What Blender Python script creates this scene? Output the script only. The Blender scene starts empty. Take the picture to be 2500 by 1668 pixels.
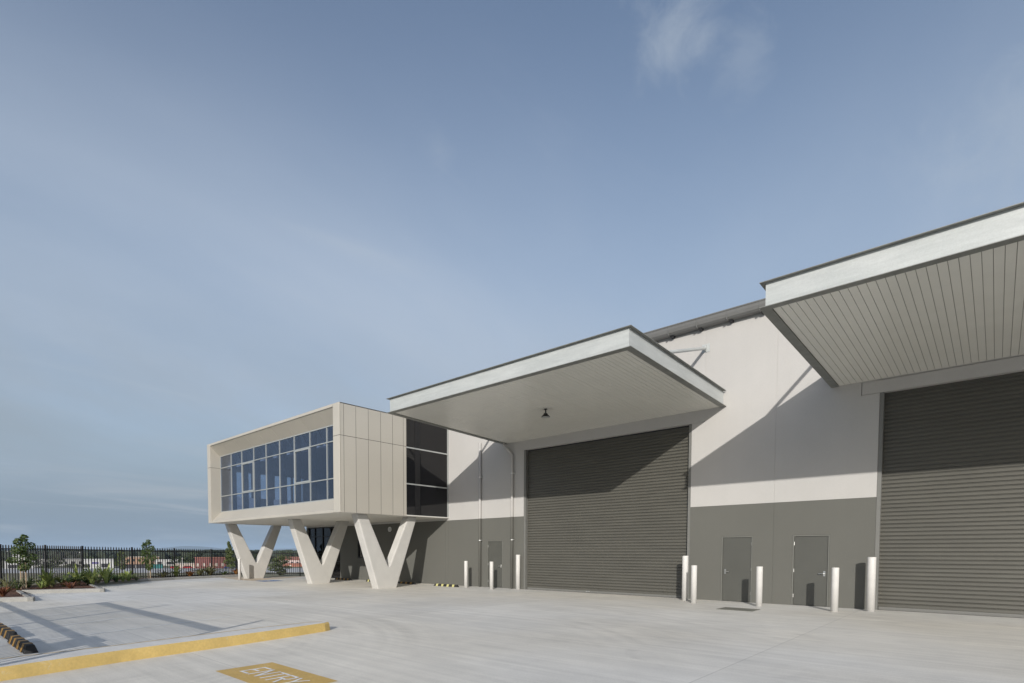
import bpy, bmesh, math, random
from mathutils import Vector, Matrix
random.seed(7)
scene = bpy.context.scene
COL = scene.collection

# ------------------------------------------------------------------ camera
cam = bpy.data.cameras.new('camera')
cam.sensor_fit = 'HORIZONTAL'; cam.sensor_width = 36.0
cam.lens = 1360.122 / 2500 * 36.0
cam.shift_x = (1250 - 1136.174) / 2500
cam.shift_y = (1406.791 - 834) / 2500
cam.clip_start = 0.05; cam.clip_end = 60000
camo = bpy.data.objects.new('camera', cam); COL.objects.link(camo)
camo.location = (0, 0, 1.7)
camo.rotation_euler = (math.pi / 2 - 0.0440, 0, 0.7620)
scene.camera = camo

# ------------------------------------------------------------------ world, sun, exposure
SUN_TO = Vector((0.637, -1.0, 0.396)).normalized()          # towards the sun
world = bpy.data.worlds.new('World'); scene.world = world; world.use_nodes = True
wn = world.node_tree; wn.nodes.clear()
def W(t, **k):
    n = wn.nodes.new(t)
    for a, b in k.items(): setattr(n, a, b)
    return n
w_out = W('ShaderNodeOutputWorld'); w_bg = W('ShaderNodeBackground')
sky = W('ShaderNodeTexSky', sky_type='NISHITA', sun_disc=False)
sky.sun_elevation = math.radians(18.4); sky.sun_rotation = math.radians(147.5)
sky.altitude = 60; sky.air_density = 1.0; sky.dust_density = 4.0; sky.ozone_density = 2.6
SKY_STRENGTH = 0.118
w_bg.inputs['Strength'].default_value = SKY_STRENGTH
w_tc = W('ShaderNodeTexCoord')
w_sep = W('ShaderNodeSeparateXYZ'); wn.links.new(w_tc.outputs['Generated'], w_sep.inputs[0])
def wm(op, a, b=None, c=None, clamp=False):
    n = W('ShaderNodeMath', operation=op, use_clamp=clamp)
    for i, v in enumerate((a, b, c)):
        if v is None: continue
        if isinstance(v, (int, float)): n.inputs[i].default_value = v
        else: wn.links.new(v, n.inputs[i])
    return n.outputs[0]
def wmix(fac, a, b):
    n = W('ShaderNodeMix', data_type='RGBA')
    if isinstance(fac, (int, float)): n.inputs[0].default_value = fac
    else: wn.links.new(fac, n.inputs[0])
    for i, v in ((6, a), (7, b)):
        if isinstance(v, tuple): n.inputs[i].default_value = (*v, 1)
        else: wn.links.new(v, n.inputs[i])
    return n.outputs[2]
def wnoise(vec, scale, detail, rough, dist=0.0):
    n = W('ShaderNodeTexNoise'); n.inputs['Scale'].default_value = scale; n.inputs['Detail'].default_value = detail
    n.inputs['Roughness'].default_value = rough; n.inputs['Distortion'].default_value = dist
    wn.links.new(vec, n.inputs['Vector']); return n.outputs['Fac']
def wmap(vec, scale, rot=(0, 0, 0), loc=(0, 0, 0)):
    n = W('ShaderNodeMapping'); n.inputs['Scale'].default_value = scale; n.inputs['Rotation'].default_value = rot
    n.inputs['Location'].default_value = loc; wn.links.new(vec, n.inputs['Vector']); return n.outputs[0]
def wramp(v, lo, hi):
    n = W('ShaderNodeMapRange', interpolation_type='SMOOTHSTEP'); wn.links.new(v, n.inputs[0])
    n.inputs[1].default_value = lo; n.inputs[2].default_value = hi; return n.outputs[0]
# flat cloud deck: direction projected on a plane overhead
zc = wm('ADD', wm('MAXIMUM', w_sep.outputs[2], 0.0), 0.16)
cx = wm('DIVIDE', w_sep.outputs[0], zc); cy = wm('DIVIDE', w_sep.outputs[1], zc)
comb = W('ShaderNodeCombineXYZ'); wn.links.new(cx, comb.inputs[0]); wn.links.new(cy, comb.inputs[1])
plane = comb.outputs[0]
veil = wramp(wnoise(wmap(plane, (0.55, 0.32, 1), (0, 0, 0.75), (3.1, 1.7, 0)), 1.0, 5, 0.55, 0.4), 0.34, 0.78)
wisp = wramp(wnoise(wmap(plane, (2.2, 0.5, 1), (0, 0, 0.95), (1.3, 4.2, 0)), 1.3, 7, 0.62, 0.9), 0.56, 0.80)
# low grey-blue haze layer hugging the horizon all round
hz = wramp(w_sep.outputs[2], 0.24, 0.01)
SKYMUL = W('ShaderNodeMix', data_type='RGBA', blend_type='MULTIPLY'); SKYMUL.inputs[0].default_value = 1.0
wn.links.new(sky.outputs[0], SKYMUL.inputs[6]); SKYMUL.inputs[7].default_value = (0.98, 0.96, 0.93, 1)
vz = wramp(w_sep.outputs[2], 0.74, 0.32)                       # thin high cloud looks denser towards the horizon
vf = wm('MULTIPLY', vz, wm('ADD', wm('MULTIPLY', veil, 0.50), 0.38))
c0 = wmix(vf, SKYMUL.outputs[2], (3.15, 3.70, 4.45))
c0 = wmix(wm('ADD', wm('MULTIPLY', veil, 0.14), 0.09), c0, (3.0, 3.3, 3.9))
sheet_ = wm('MULTIPLY', wramp(wnoise(wmap(plane, (0.30, 0.22, 1), (0, 0, 0.4), (0.7, 2.9, 0)), 1.0, 6, 0.62, 0.8), 0.36, 0.62), wramp(w_sep.outputs[2], 0.46, 0.16))
c0 = wmix(wm('MULTIPLY', sheet_, 0.58), c0, (2.15, 2.42, 2.66))
c1 = wmix(wm('MULTIPLY', hz, 0.90), c0, (1.55, 2.00, 2.48))
low = wm('MULTIPLY', wramp(wnoise(wmap(plane, (1.1, 0.42, 1), (0, 0, 0.55), (5.3, 0.2, 0)), 1.6, 7, 0.6, 0.7), 0.48, 0.72), wramp(w_sep.outputs[2], 0.30, 0.04))
c1 = wmix(wm('MULTIPLY', low, 0.62), c1, (2.85, 3.12, 3.38))
c2 = wmix(wm('MULTIPLY', wisp, 0.26), c1, (3.1, 3.5, 4.0))
# one small soft puff of cloud high up in the sky
def puff(direction, size, seed, amt, base):
    d = Vector(direction).normalized()
    dot = W('ShaderNodeVectorMath', operation='DOT_PRODUCT'); wn.links.new(w_tc.outputs['Generated'], dot.inputs[0]); dot.inputs[1].default_value = d
    nz = wnoise(wmap(w_tc.outputs['Generated'], (1, 1, 1), (0, 0, 0), (seed, 0, 0)), 13.0, 9, 0.66, 0.9)
    ang = wm('ARCCOSINE', dot.outputs['Value'])
    edge = wm('ADD', ang, wm('MULTIPLY', wm('SUBTRACT', nz, 0.5), size * 3.4))
    m = wramp(edge, size * 1.35, size * -0.15)
    return wmix(wm('MULTIPLY', m, amt), base, (2.9, 3.3, 3.8))
c3 = c2
for d_, s_, k_, a_ in (((-0.318, 0.692, 0.648), 0.046, 1.0, 0.34), ((-0.285, 0.712, 0.642), 0.042, 2.3, 0.26), ((-0.334, 0.706, 0.626), 0.030, 3.1, 0.24), ((-0.240, 0.757, 0.609), 0.034, 4.7, 0.22), ((-0.593, 0.569, 0.570), 0.026, 5.2, 0.14), ((0.02, 0.890, 0.455), 0.075, 6.4, 0.26)):
    c3 = puff(d_, s_, k_, a_, c3)
wn.links.new(c3, w_bg.inputs['Color']); wn.links.new(w_bg.outputs[0], w_out.inputs['Surface'])

sun = bpy.data.lights.new('sun', 'SUN'); sun.energy = 3.05; sun.angle = math.radians(0.5); sun.color = (1.0, 0.955, 0.89)
suno = bpy.data.objects.new('sun', sun); COL.objects.link(suno)
suno.rotation_euler = (-SUN_TO).to_track_quat('-Z', 'Y').to_euler(); suno.location = (20, -30, 30)

scene.view_settings.view_transform = 'Standard'; scene.view_settings.look = 'None'
scene.view_settings.gamma = 1.0; scene.view_settings.use_curve_mapping = False
scene.view_settings.exposure = 0.41
scene.render.engine = 'CYCLES'
cy_ = scene.cycles
cy_.use_denoising = True; cy_.denoiser = 'OPENIMAGEDENOISE'
cy_.max_bounces = 8; cy_.diffuse_bounces = 4; cy_.glossy_bounces = 4; cy_.transparent_max_bounces = 12; cy_.volume_bounces = 0
cy_.caustics_reflective = False; cy_.caustics_refractive = False

# ------------------------------------------------------------------ materials
def new_mat(name):
    m = bpy.data.materials.new(name); m.use_nodes = True
    nt = m.node_tree; return m, nt, nt.nodes['Principled BSDF']
class NT:
    def __init__(s, nt): s.nt = nt
    def n(s, t, **k):
        x = s.nt.nodes.new(t)
        for a, b in k.items(): setattr(x, a, b)
        return x
    def l(s, a, b): s.nt.links.new(a, b)
    def pos(s): return s.n('ShaderNodeNewGeometry').outputs['Position']
    def math(s, op, a, b=None, clamp=False):
        x = s.n('ShaderNodeMath', operation=op, use_clamp=clamp)
        for i, v in enumerate((a, b)):
            if v is None: continue
            if isinstance(v, (int, float)): x.inputs[i].default_value = v
            else: s.l(v, x.inputs[i])
        return x.outputs[0]
    def mapv(s, v, scale=(1, 1, 1), rot=(0, 0, 0), loc=(0, 0, 0)):
        x = s.n('ShaderNodeMapping'); x.inputs['Scale'].default_value = scale; x.inputs['Rotation'].default_value = rot
        x.inputs['Location'].default_value = loc; s.l(v, x.inputs['Vector']); return x.outputs[0]
    def noise(s, v, scale, detail=4, rough=0.55, dist=0.0):
        x = s.n('ShaderNodeTexNoise'); x.inputs['Scale'].default_value = scale; x.inputs['Detail'].default_value = detail
        x.inputs['Roughness'].default_value = rough; x.inputs['Distortion'].default_value = dist; s.l(v, x.inputs['Vector']); return x.outputs['Fac']
    def rng(s, v, a, b, c, d, smooth=False):
        x = s.n('ShaderNodeMapRange', interpolation_type='SMOOTHSTEP' if smooth else 'LINEAR'); s.l(v, x.inputs[0])
        for i, k in enumerate((a, b, c, d)): x.inputs[i + 1].default_value = k
        return x.outputs[0]
    def mix(s, f, a, b, blend='MIX'):
        x = s.n('ShaderNodeMix', data_type='RGBA', blend_type=blend)
        if isinstance(f, (int, float)): x.inputs[0].default_value = f
        else: s.l(f, x.inputs[0])
        for i, v in ((6, a), (7, b)):
            if isinstance(v, tuple): x.inputs[i].default_value = (*v, 1)
            else: s.l(v, x.inputs[i])
        return x.outputs[2]
    def mulf(s, col, f):
        c = s.n('ShaderNodeCombineColor')
        for i in range(3): s.l(f, c.inputs[i])
        return s.mix(1.0, col, c.outputs[0], 'MULTIPLY')
    def bump(s, hgt, strength, dist, bsdf):
        x = s.n('ShaderNodeBump'); x.inputs['Strength'].default_value = strength; x.inputs['Distance'].default_value = dist
        s.l(hgt, x.inputs['Height']); s.l(x.outputs[0], bsdf.inputs['Normal'])
def plain(name, col, rough=0.6, metal=0.0, var=0.10, scale=3.0, fine=60.0, bump=0.0, bdist=0.002, spec=0.5, stretch=(1, 1, 1)):
    """Painted or plain material with slight patchy wear and grain."""
    m, nt, b = new_mat(name); N = NT(nt)
    p = N.mapv(N.pos(), stretch)
    f = N.rng(N.noise(p, scale, 5, 0.6), 0.25, 0.75, 1 - var, 1 + var)
    g = N.rng(N.noise(p, fine, 2, 0.5), 0.3, 0.7, 1 - var * 0.35, 1 + var * 0.35)
    N.l(N.mulf(N.mulf(col, f), g) if False else N.mulf(N.mulf_c(col, f) if hasattr(N, 'mulf_c') else N.mix(0.0, col, col), N.math('MULTIPLY', f, g)), b.inputs['Base Color'])
    b.inputs['Roughness'].default_value = rough; b.inputs['Metallic'].default_value = metal
    b.inputs['Specular IOR Level'].default_value = spec
    if bump: N.bump(N.noise(p, fine, 3, 0.6), bump, bdist, b)
    return m
M = {}
def concrete_mat(name, col, streak=0.10):
    m, nt, b = new_mat(name); N = NT(nt); P = N.pos()
    big = N.rng(N.noise(P, 0.16, 5, 0.6, 0.6), 0.3, 0.7, 0.885, 1.085)
    mid = N.rng(N.noise(P, 0.9, 6, 0.65, 0.4), 0.3, 0.7, 0.92, 1.06)
    fine = N.rng(N.noise(P, 38, 3, 0.6), 0.25, 0.75, 0.92, 1.08)
    br = N.rng(N.noise(N.mapv(P, (0.25, 5.0, 1), (0, 0, 0.30)), 1.0, 6, 0.65, 0.3), 0.3, 0.7, 1 - streak, 1 + streak)
    # sweeping arcs left by the power float and by turning tyres
    d = N.n('ShaderNodeVectorMath', operation='DISTANCE'); N.l(N.mapv(P, (1, 1, 0)), d.inputs[0]); d.inputs[1].default_value = (-13.0, 1.0, 0)
    cmb = N.n('ShaderNodeCombineXYZ'); N.l(d.outputs['Value'], cmb.inputs[0])
    arc = N.rng(N.noise(cmb.outputs[0], 2.4, 4, 0.6), 0.42, 0.70, 1.0, 0.84)
    msk = N.rng(N.noise(P, 0.22, 3, 0.5), 0.45, 0.62, 0.0, 1.0, True)
    arcm = N.math('ADD', N.math('MULTIPLY', arc, msk), N.math('SUBTRACT', 1.0, msk))
    stain = N.rng(N.noise(P, 0.45, 4, 0.7, 1.2), 0.58, 0.74, 1.0, 0.86, True)
    f = N.math('MULTIPLY', N.math('MULTIPLY', big, mid), N.math('MULTIPLY', fine, br))
    f = N.math('MULTIPLY', f, N.math('MULTIPLY', arcm, stain))
    # separate pours: each bay a slightly different tone, thin dark saw cuts between
    sp3 = N.n('ShaderNodeSeparateXYZ'); N.l(N.mapv(P, (1 / 8.6, 1 / 6.1, 1), (0, 0, 0), (0.33, 0.42, 0)), sp3.inputs[0])
    fx = N.math('FLOOR', sp3.outputs[0]); fy = N.math('FLOOR', sp3.outputs[1])
    cell = N.n('ShaderNodeCombineXYZ'); N.l(fx, cell.inputs[0]); N.l(fy, cell.inputs[1])
    wn_ = N.n('ShaderNodeTexWhiteNoise'); N.l(cell.outputs[0], wn_.inputs[0]); f = N.math('MULTIPLY', f, N.rng(wn_.outputs[0], 0, 1, 0.955, 1.035))
    for co, wd in ((sp3.outputs[0], 0.007 / 8.6), (sp3.outputs[1], 0.007 / 6.1)):
        fr_ = N.math('FRACT', co); dd = N.math('MINIMUM', fr_, N.math('SUBTRACT', 1.0, fr_))
        f = N.math('MULTIPLY', f, N.rng(dd, wd * 0.6, wd * 1.3, 0.72, 1.0))
    warm = N.mix(N.rng(N.noise(P, 0.11, 3, 0.5), 0.35, 0.65, 0, 1, True), col, (col[0] * 1.0, col[1] * 0.965, col[2] * 0.90))
    N.l(N.mulf(warm, f), b.inputs['Base Color'])
    b.inputs['Roughness'].default_value = 0.62; b.inputs['Specular IOR Level'].default_value = 0.4
    h = N.math('ADD', N.math('MULTIPLY', N.noise(P, 30, 3, 0.6), 0.5), N.noise(N.mapv(P, (1.5, 40, 1), (0, 0, 0.30)), 1.0, 3, 0.6))
    N.bump(h, 0.25, 0.003, b)
    return m
M['concrete'] = concrete_mat('yard_concrete', (0.69, 0.682, 0.655))
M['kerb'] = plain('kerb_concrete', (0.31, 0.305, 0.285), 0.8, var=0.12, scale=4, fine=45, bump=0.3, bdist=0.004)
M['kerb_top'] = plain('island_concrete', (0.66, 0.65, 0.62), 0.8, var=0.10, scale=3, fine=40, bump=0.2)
M['tan'] = plain('tan_paving', (0.52, 0.44, 0.34), 0.8, var=0.12, scale=2, fine=40, bump=0.2)
def worn_paint(name, col, base=(0.60, 0.58, 0.54), lo=0.60, hi=0.68):
    m, nt, b = new_mat(name); N = NT(nt); P = N.pos()
    f = N.math('MULTIPLY', N.rng(N.noise(P, 1.6, 5, 0.65), 0.3, 0.7, 0.86, 1.12), N.rng(N.noise(P, 24, 3, 0.6), 0.3, 0.7, 0.92, 1.08))
    wear = N.rng(N.math('ADD', N.math('MULTIPLY', N.noise(P, 3.2, 8, 0.75, 0.4), 0.6), N.math('MULTIPLY', N.noise(P, 28, 4, 0.7), 0.4)), lo, hi, 0.0, 0.75)
    N.l(N.mulf(N.mix(wear, col, base), f), b.inputs['Base Color']); b.inputs['Roughness'].default_value = 0.65
    N.bump(N.noise(P, 40, 3, 0.6), 0.2, 0.002, b)
    return m
def wall_mat():
    m, nt, b = new_mat('precast_wall_paint'); N = NT(nt); P = N.pos()
    s = N.n('ShaderNodeSeparateXYZ'); N.l(P, s.inputs[0])
    low = N.math('LESS_THAN', s.outputs[2], 3.284)
    c = N.mix(low, (0.455, 0.445, 0.43), (0.122, 0.122, 0.110))
    f = N.math('MULTIPLY', N.rng(N.noise(P, 0.5, 5, 0.6), 0.3, 0.7, 0.965, 1.03), N.rng(N.noise(P, 70, 2, 0.5), 0.25, 0.75, 0.95, 1.05))
    run = N.rng(N.noise(N.mapv(P, (3.0, 3.0, 0.12)), 1.0, 4, 0.6), 0.3, 0.75, 1.008, 0.985)
    N.l(N.mulf(c, N.math('MULTIPLY', f, run)), b.inputs['Base Color']); b.inputs['Roughness'].default_value = 0.75
    b.inputs['Specular IOR Level'].default_value = 0.25
    N.bump(N.noise(P, 55, 3, 0.6), 0.25, 0.0025, b)
    return m
M['wall'] = wall_mat()
M['sealant'] = M['wall']
M['slat'] = plain('shutter_paint', (0.090, 0.087, 0.074), 0.42, var=0.10, scale=0.8, fine=30, stretch=(1, 1, 4), spec=0.4)
M['guide'] = plain('shutter_guide_paint', (0.16, 0.16, 0.15), 0.5, var=0.06)
M['door'] = plain('door_paint', (0.078, 0.079, 0.070), 0.5, var=0.06, scale=1.5)
M['doorframe'] = plain('door_frame_paint', (0.145, 0.146, 0.132), 0.5, var=0.05)
M['steel'] = plain('satin_steel', (0.62, 0.62, 0.60), 0.3, 0.9, var=0.05)
def galv():
    m, nt, b = new_mat('galvanised_steel'); N = NT(nt); P = N.pos()
    st = N.rng(N.noise(N.mapv(P, (0.6, 0.6, 7), (0.25, 0.3, 0)), 1.2, 7, 0.68, 0.8), 0.3, 0.72, 0.88, 1.08)
    sp = N.rng(N.noise(P, 40, 2, 0.5), 0.3, 0.7, 0.96, 1.04)
    pale = N.rng(N.noise(P, 0.7, 4, 0.6), 0.35, 0.7, 0.0, 1.0)
    c = N.mix(pale, (0.46, 0.485, 0.48), (0.51, 0.53, 0.525))
    N.l(N.mulf(c, N.math('MULTIPLY', st, sp)), b.inputs['Base Color']); b.inputs['Metallic'].default_value = 0.15
    N.l(N.rng(st, 0.88, 1.08, 0.42, 0.60), b.inputs['Roughness'])
    return m
M['galv'] = galv()
def galv_dark():
    m, nt, b = new_mat('dark_galvanised_flange'); N = NT(nt); P = N.pos()
    f = N.rng(N.noise(P, 3, 6, 0.65), 0.3, 0.7, 0.82, 1.15)
    N.l(N.mulf(N.mix(0.0, (0.22, 0.225, 0.21), (0, 0, 0)), f), b.inputs['Base Color']); b.inputs['Roughness'].default_value = 0.5; b.inputs['Metallic'].default_value = 0.3
    return m
M['flange'] = galv_dark()  # flanges take a darker grey than the channel web
M['soffit'] = plain('soffit_sheet', (0.70, 0.69, 0.635), 0.26, var=0.03, scale=1.2, spec=0.5)
M['soffit_gap'] = plain('soffit_gap', (0.20, 0.195, 0.175), 0.8, var=0.05)
M['gutter'] = plain('gutter_steel', (0.15, 0.15, 0.145), 0.5, 0.1, var=0.08, scale=2)
M['roof'] = plain('roof_sheet', (0.42, 0.43, 0.43), 0.5, 0.2, var=0.05)
M['black'] = plain('black_powdercoat', (0.012, 0.012, 0.014), 0.45, var=0.1)
M['fence'] = plain('black_fence_coat', (0.010, 0.010, 0.013), 0.5, var=0.15)
def clad():
    m, nt, b = new_mat('champagne_composite_panel'); N = NT(nt); P = N.pos()
    f = N.math('MULTIPLY', N.rng(N.noise(P, 0.45, 4, 0.6), 0.3, 0.7, 0.97, 1.03), N.rng(N.noise(P, 90, 2, 0.5), 0.3, 0.7, 0.965, 1.035))
    oi = N.n('ShaderNodeObjectInfo'); f = N.math('MULTIPLY', f, N.rng(oi.outputs['Random'], 0, 1, 0.975, 1.025))
    N.l(N.mulf(N.mix(0.0, (0.465, 0.44, 0.388), (0, 0, 0)), f), b.inputs['Base Color']); b.inputs['Metallic'].default_value = 0.12; b.inputs['Roughness'].default_value = 0.42
    return m
M['clad'] = clad()
M['clad_gap'] = plain('cladding_joint', (0.012, 0.011, 0.010), 0.8)
M['pod_soffit'] = plain('pod_soffit_paint', (0.62, 0.605, 0.56), 0.7, var=0.05, scale=0.8)
M['column'] = plain('column_render', (0.50, 0.49, 0.465), 0.8, var=0.07, scale=1.5, fine=70, bump=0.3, bdist=0.003)
M['bollard'] = plain('bollard_white', (0.60, 0.59, 0.57), 0.6, var=0.06, scale=6)
M['mullion'] = plain('aluminium_frame', (0.48, 0.50, 0.49), 0.4, 0.5, var=0.03)
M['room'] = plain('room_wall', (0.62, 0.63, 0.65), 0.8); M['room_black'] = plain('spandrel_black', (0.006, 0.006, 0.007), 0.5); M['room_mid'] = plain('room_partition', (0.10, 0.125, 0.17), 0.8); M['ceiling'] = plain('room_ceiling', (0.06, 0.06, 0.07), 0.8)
M['room_dark'] = plain('room_dark', (0.03, 0.03, 0.035), 0.8)
M['yellow'] = worn_paint('yellow_paint', (0.60, 0.40, 0.12), lo=0.555, hi=0.66)
M['yellow2'] = worn_paint('yellow_kerb_paint', (0.60, 0.43, 0.15), lo=0.58, hi=0.70)
M['white'] = worn_paint('white_line_paint', (0.80, 0.80, 0.78), lo=0.56, hi=0.66)
M['blue'] = plain('blue_line_paint', (0.10, 0.20, 0.46), 0.6, var=0.12)
M['rubber'] = plain('black_rubber', (0.02, 0.02, 0.02), 0.8, var=0.2, fine=30, bump=0.3)
M['reflect'] = plain('wheel_stop_yellow', (0.30, 0.17, 0.04), 0.6, var=0.15)
M['reflect2'] = plain('wheel_stop_pale_yellow', (0.50, 0.47, 0.20), 0.6, var=0.12)
M['mulch'] = plain('bark_mulch', (0.12, 0.055, 0.032), 0.95, var=0.5, scale=5, fine=30, bump=1.0, bdist=0.03)
M['soil'] = plain('hill_soil', (0.17, 0.16, 0.10), 0.95, var=0.35, scale=0.05, fine=0.5)
M['far_yard'] = plain('distant_yard', (0.42, 0.42, 0.42), 0.9, var=0.08, scale=0.05, fine=0.4)
M['grate'] = plain('grate_steel', (0.20, 0.20, 0.175), 0.6, 0.3, var=0.2, fine=30)
M['hill'] = plain('hill_forest', (0.045, 0.06, 0.05), 0.95, var=0.3, scale=0.004, fine=0.03)
M['bark'] = plain('tree_bark', (0.16, 0.12, 0.085), 0.9, var=0.25, fine=40, bump=0.6)
M['stake'] = plain('timber_stake', (0.42, 0.32, 0.22), 0.8, var=0.15, fine=30)
def glass_pane():
    m, nt, b = new_mat('blue_reflective_glass'); N = NT(nt); nt.nodes.remove(b)
    out = [n for n in nt.nodes if n.type == 'OUTPUT_MATERIAL'][0]
    tr = N.n('ShaderNodeBsdfTransparent'); tr.inputs[0].default_value = (0.66, 0.72, 0.82, 1)
    gl = N.n('ShaderNodeBsdfGlossy'); gl.inputs['Color'].default_value = (0.80, 0.87, 1.0, 1); gl.inputs['Roughness'].default_value = 0.0
    lw = N.n('ShaderNodeLayerWeight'); lw.inputs[0].default_value = 0.5      # coated glass: reflective, more so at a slant
    fac = N.math('ADD', N.math('MULTIPLY', N.math('POWER', lw.outputs['Facing'], 2.2), 0.42), 0.07, True)
    mx = N.n('ShaderNodeMixShader'); N.l(fac, mx.inputs[0]); N.l(tr.outputs[0], mx.inputs[1]); N.l(gl.outputs[0], mx.inputs[2]); N.l(mx.outputs[0], out.inputs[0])
    return m
M['pane'] = glass_pane()
def clear_glass():
    m, nt, b = new_mat('clear_glass'); N = NT(nt); nt.nodes.remove(b)
    out = [n for n in nt.nodes if n.type == 'OUTPUT_MATERIAL'][0]
    tr = N.n('ShaderNodeBsdfTransparent'); tr.inputs[0].default_value = (0.88, 0.92, 0.94, 1); gl = N.n('ShaderNodeBsdfGlossy'); gl.inputs['Roughness'].default_value = 0.0
    lw = N.n('ShaderNodeLayerWeight'); lw.inputs[0].default_value = 0.5; fc = N.math('ADD', N.math('MULTIPLY', N.math('POWER', lw.outputs['Facing'], 5.0), 0.9), 0.06, True); mx = N.n('ShaderNodeMixShader'); N.l(fc, mx.inputs[0]); N.l(tr.outputs[0], mx.inputs[1]); N.l(gl.outputs[0], mx.inputs[2]); N.l(mx.outputs[0], out.inputs[0])
    return m
M['clear'] = clear_glass()
def dark_glass():
    m, nt, b = new_mat('dark_tinted_glass'); b.inputs['Base Color'].default_value = (0.004, 0.004, 0.005, 1); b.inputs['Roughness'].default_value = 0.02
    b.inputs['IOR'].default_value = 1.48
    return m
M['dark_glass'] = dark_glass()
def leafmat(name, c1, c2, rough=0.5, trans=0.25):
    m, nt, b = new_mat(name); N = NT(nt); P = N.pos()
    f = N.noise(P, 9.0, 3, 0.6)
    col = N.mix(N.rng(f, 0.35, 0.65, 0, 1), c1, c2)
    N.l(col, b.inputs['Base Color']); b.inputs['Roughness'].default_value = rough
    out = [n for n in nt.nodes if n.type == 'OUTPUT_MATERIAL'][0]
    tl = N.n('ShaderNodeBsdfTranslucent'); N.l(col, tl.inputs[0])
    mx = N.n('ShaderNodeMixShader'); mx.inputs[0].default_value = trans; N.l(b.outputs[0], mx.inputs[1]); N.l(tl.outputs[0], mx.inputs[2]); N.l(mx.outputs[0], out.inputs[0])
    return m
M['leaf'] = leafmat('tree_leaf', (0.045, 0.085, 0.022), (0.11, 0.15, 0.04))
M['leaf2'] = leafmat('pale_tree_leaf', (0.07, 0.11, 0.035), (0.17, 0.20, 0.075))
M['strap'] = leafmat('strap_leaf', (0.17, 0.24, 0.065), (0.36, 0.40, 0.13), 0.4)
M['strap_dark'] = leafmat('dark_strap_leaf', (0.05, 0.09, 0.03), (0.12, 0.16, 0.05), 0.45)
M['strap_red'] = leafmat('bronze_leaf', (0.13, 0.045, 0.03), (0.22, 0.10, 0.045), 0.5)
M['strap_grey'] = leafmat('grass_leaf', (0.15, 0.17, 0.08), (0.25, 0.24, 0.12), 0.5)
M['strap_orange'] = leafmat('orange_leaf', (0.35, 0.13, 0.04), (0.30, 0.19, 0.07), 0.5)
M['forest'] = leafmat('far_leaf', (0.020, 0.032, 0.018), (0.045, 0.055, 0.030), 0.8, 0.0)
M['fartree'] = leafmat('far_tree_leaf', (0.035, 0.06, 0.02), (0.085, 0.105, 0.045), 0.8, 0.1)

# ------------------------------------------------------------------ mesh helpers
class MB:
    def __init__(s): s.v = []; s.f = []
    def box(s, x0, x1, y0, y1, z0, z1, fn=None):
        b = len(s.v)
        for z in (z0, z1):
            for y in (y0, y1):
                for x in (x0, x1):
                    s.v.append(fn(x, y, z) if fn else (x, y, z))
        for q in ((0, 2, 3, 1), (4, 5, 7, 6), (0, 1, 5, 4), (2, 6, 7, 3), (0, 4, 6, 2), (1, 3, 7, 5)):
            s.f.append(tuple(b + i for i in q))
        return s
    def quad(s, *pts):
        b = len(s.v); s.v += [tuple(p) for p in pts]; s.f.append(tuple(range(b, b + len(pts)))); return s
    def prism(s, pts, vec):
        """closed polygon of 3-D points swept by vec"""
        n = len(pts); b = len(s.v); vec = Vector(vec)
        s.v += [tuple(p) for p in pts] + [tuple(Vector(p) + vec) for p in pts]
        s.f.append(tuple(b + i for i in range(n))[::-1]); s.f.append(tuple(b + n + i for i in range(n)))
        for i in range(n):
            j = (i + 1) % n; s.f.append((b + i, b + j, b + n + j, b + n + i))
        return s
    def tube(s, pts, r, n=10, cap=True):
        pts = [Vector(p) for p in pts]; rs = r if isinstance(r, (list, tuple)) else [r] * len(pts)
        b = len(s.v)
        for i, p in enumerate(pts):
            d = (pts[min(i + 1, len(pts) - 1)] - pts[max(i - 1, 0)]).normalized()
            up = Vector((0, 0, 1)) if abs(d.z) < 0.9 else Vector((1, 0, 0))
            a = d.cross(up).normalized(); c = d.cross(a).normalized()
            for k in range(n):
                t = 2 * math.pi * k / n; s.v.append(tuple(p + (a * math.cos(t) + c * math.sin(t)) * rs[i]))
        for i in range(len(pts) - 1):
            for k in range(n):
                k2 = (k + 1) % n
                s.f.append((b + i * n + k, b + i * n + k2, b + (i + 1) * n + k2, b + (i + 1) * n + k))
        if cap:
            s.f.append(tuple(b + k for k in range(n))); e = b + (len(pts) - 1) * n; s.f.append(tuple(e + k for k in range(n))[::-1])
        return s
    def mesh(s, name, mat, smooth=False, bevel=0.0, seg=1):
        me = bpy.data.meshes.new(name); me.from_pydata(s.v, [], s.f); me.update()
        bm = bmesh.new(); bm.from_mesh(me); bmesh.ops.recalc_face_normals(bm, faces=bm.faces)
        if bevel: bmesh.ops.bevel(bm, geom=list(bm.edges), offset=bevel, segments=seg, affect='EDGES', profile=0.5)
        bm.to_mesh(me); bm.free()
        if isinstance(mat, (list, tuple)):
            for k in mat: me.materials.append(M[k])
        else: me.materials.append(M[mat])
        if smooth:
            for p in me.polygons: p.use_smooth = True
        return me
    def build(s, name, mat, parent=None, smooth=False, bevel=0.0, seg=1):
        return link(name, s.mesh(name, mat, smooth, bevel, seg), parent)
def link(name, data, parent=None):
    o = bpy.data.objects.new(name, data); COL.objects.link(o)
    if parent is not None:
        o.parent = parent; o.matrix_parent_inverse = Matrix.Translation(-parent.location) if parent.parent is None and parent.rotation_euler.z == 0 else parent.matrix_basis.inverted()
    return o
def thing(name, label, cat, loc=(0, 0, 0), group=None):
    o = bpy.data.objects.new(name, None); COL.objects.link(o); o.location = loc; o.empty_display_size = 0.2
    return tag(o, label, cat, group)
def tag(o, label, cat, group=None):
    o['label'] = label; o['category'] = cat
    if group: o['group'] = group
    return o
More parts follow.
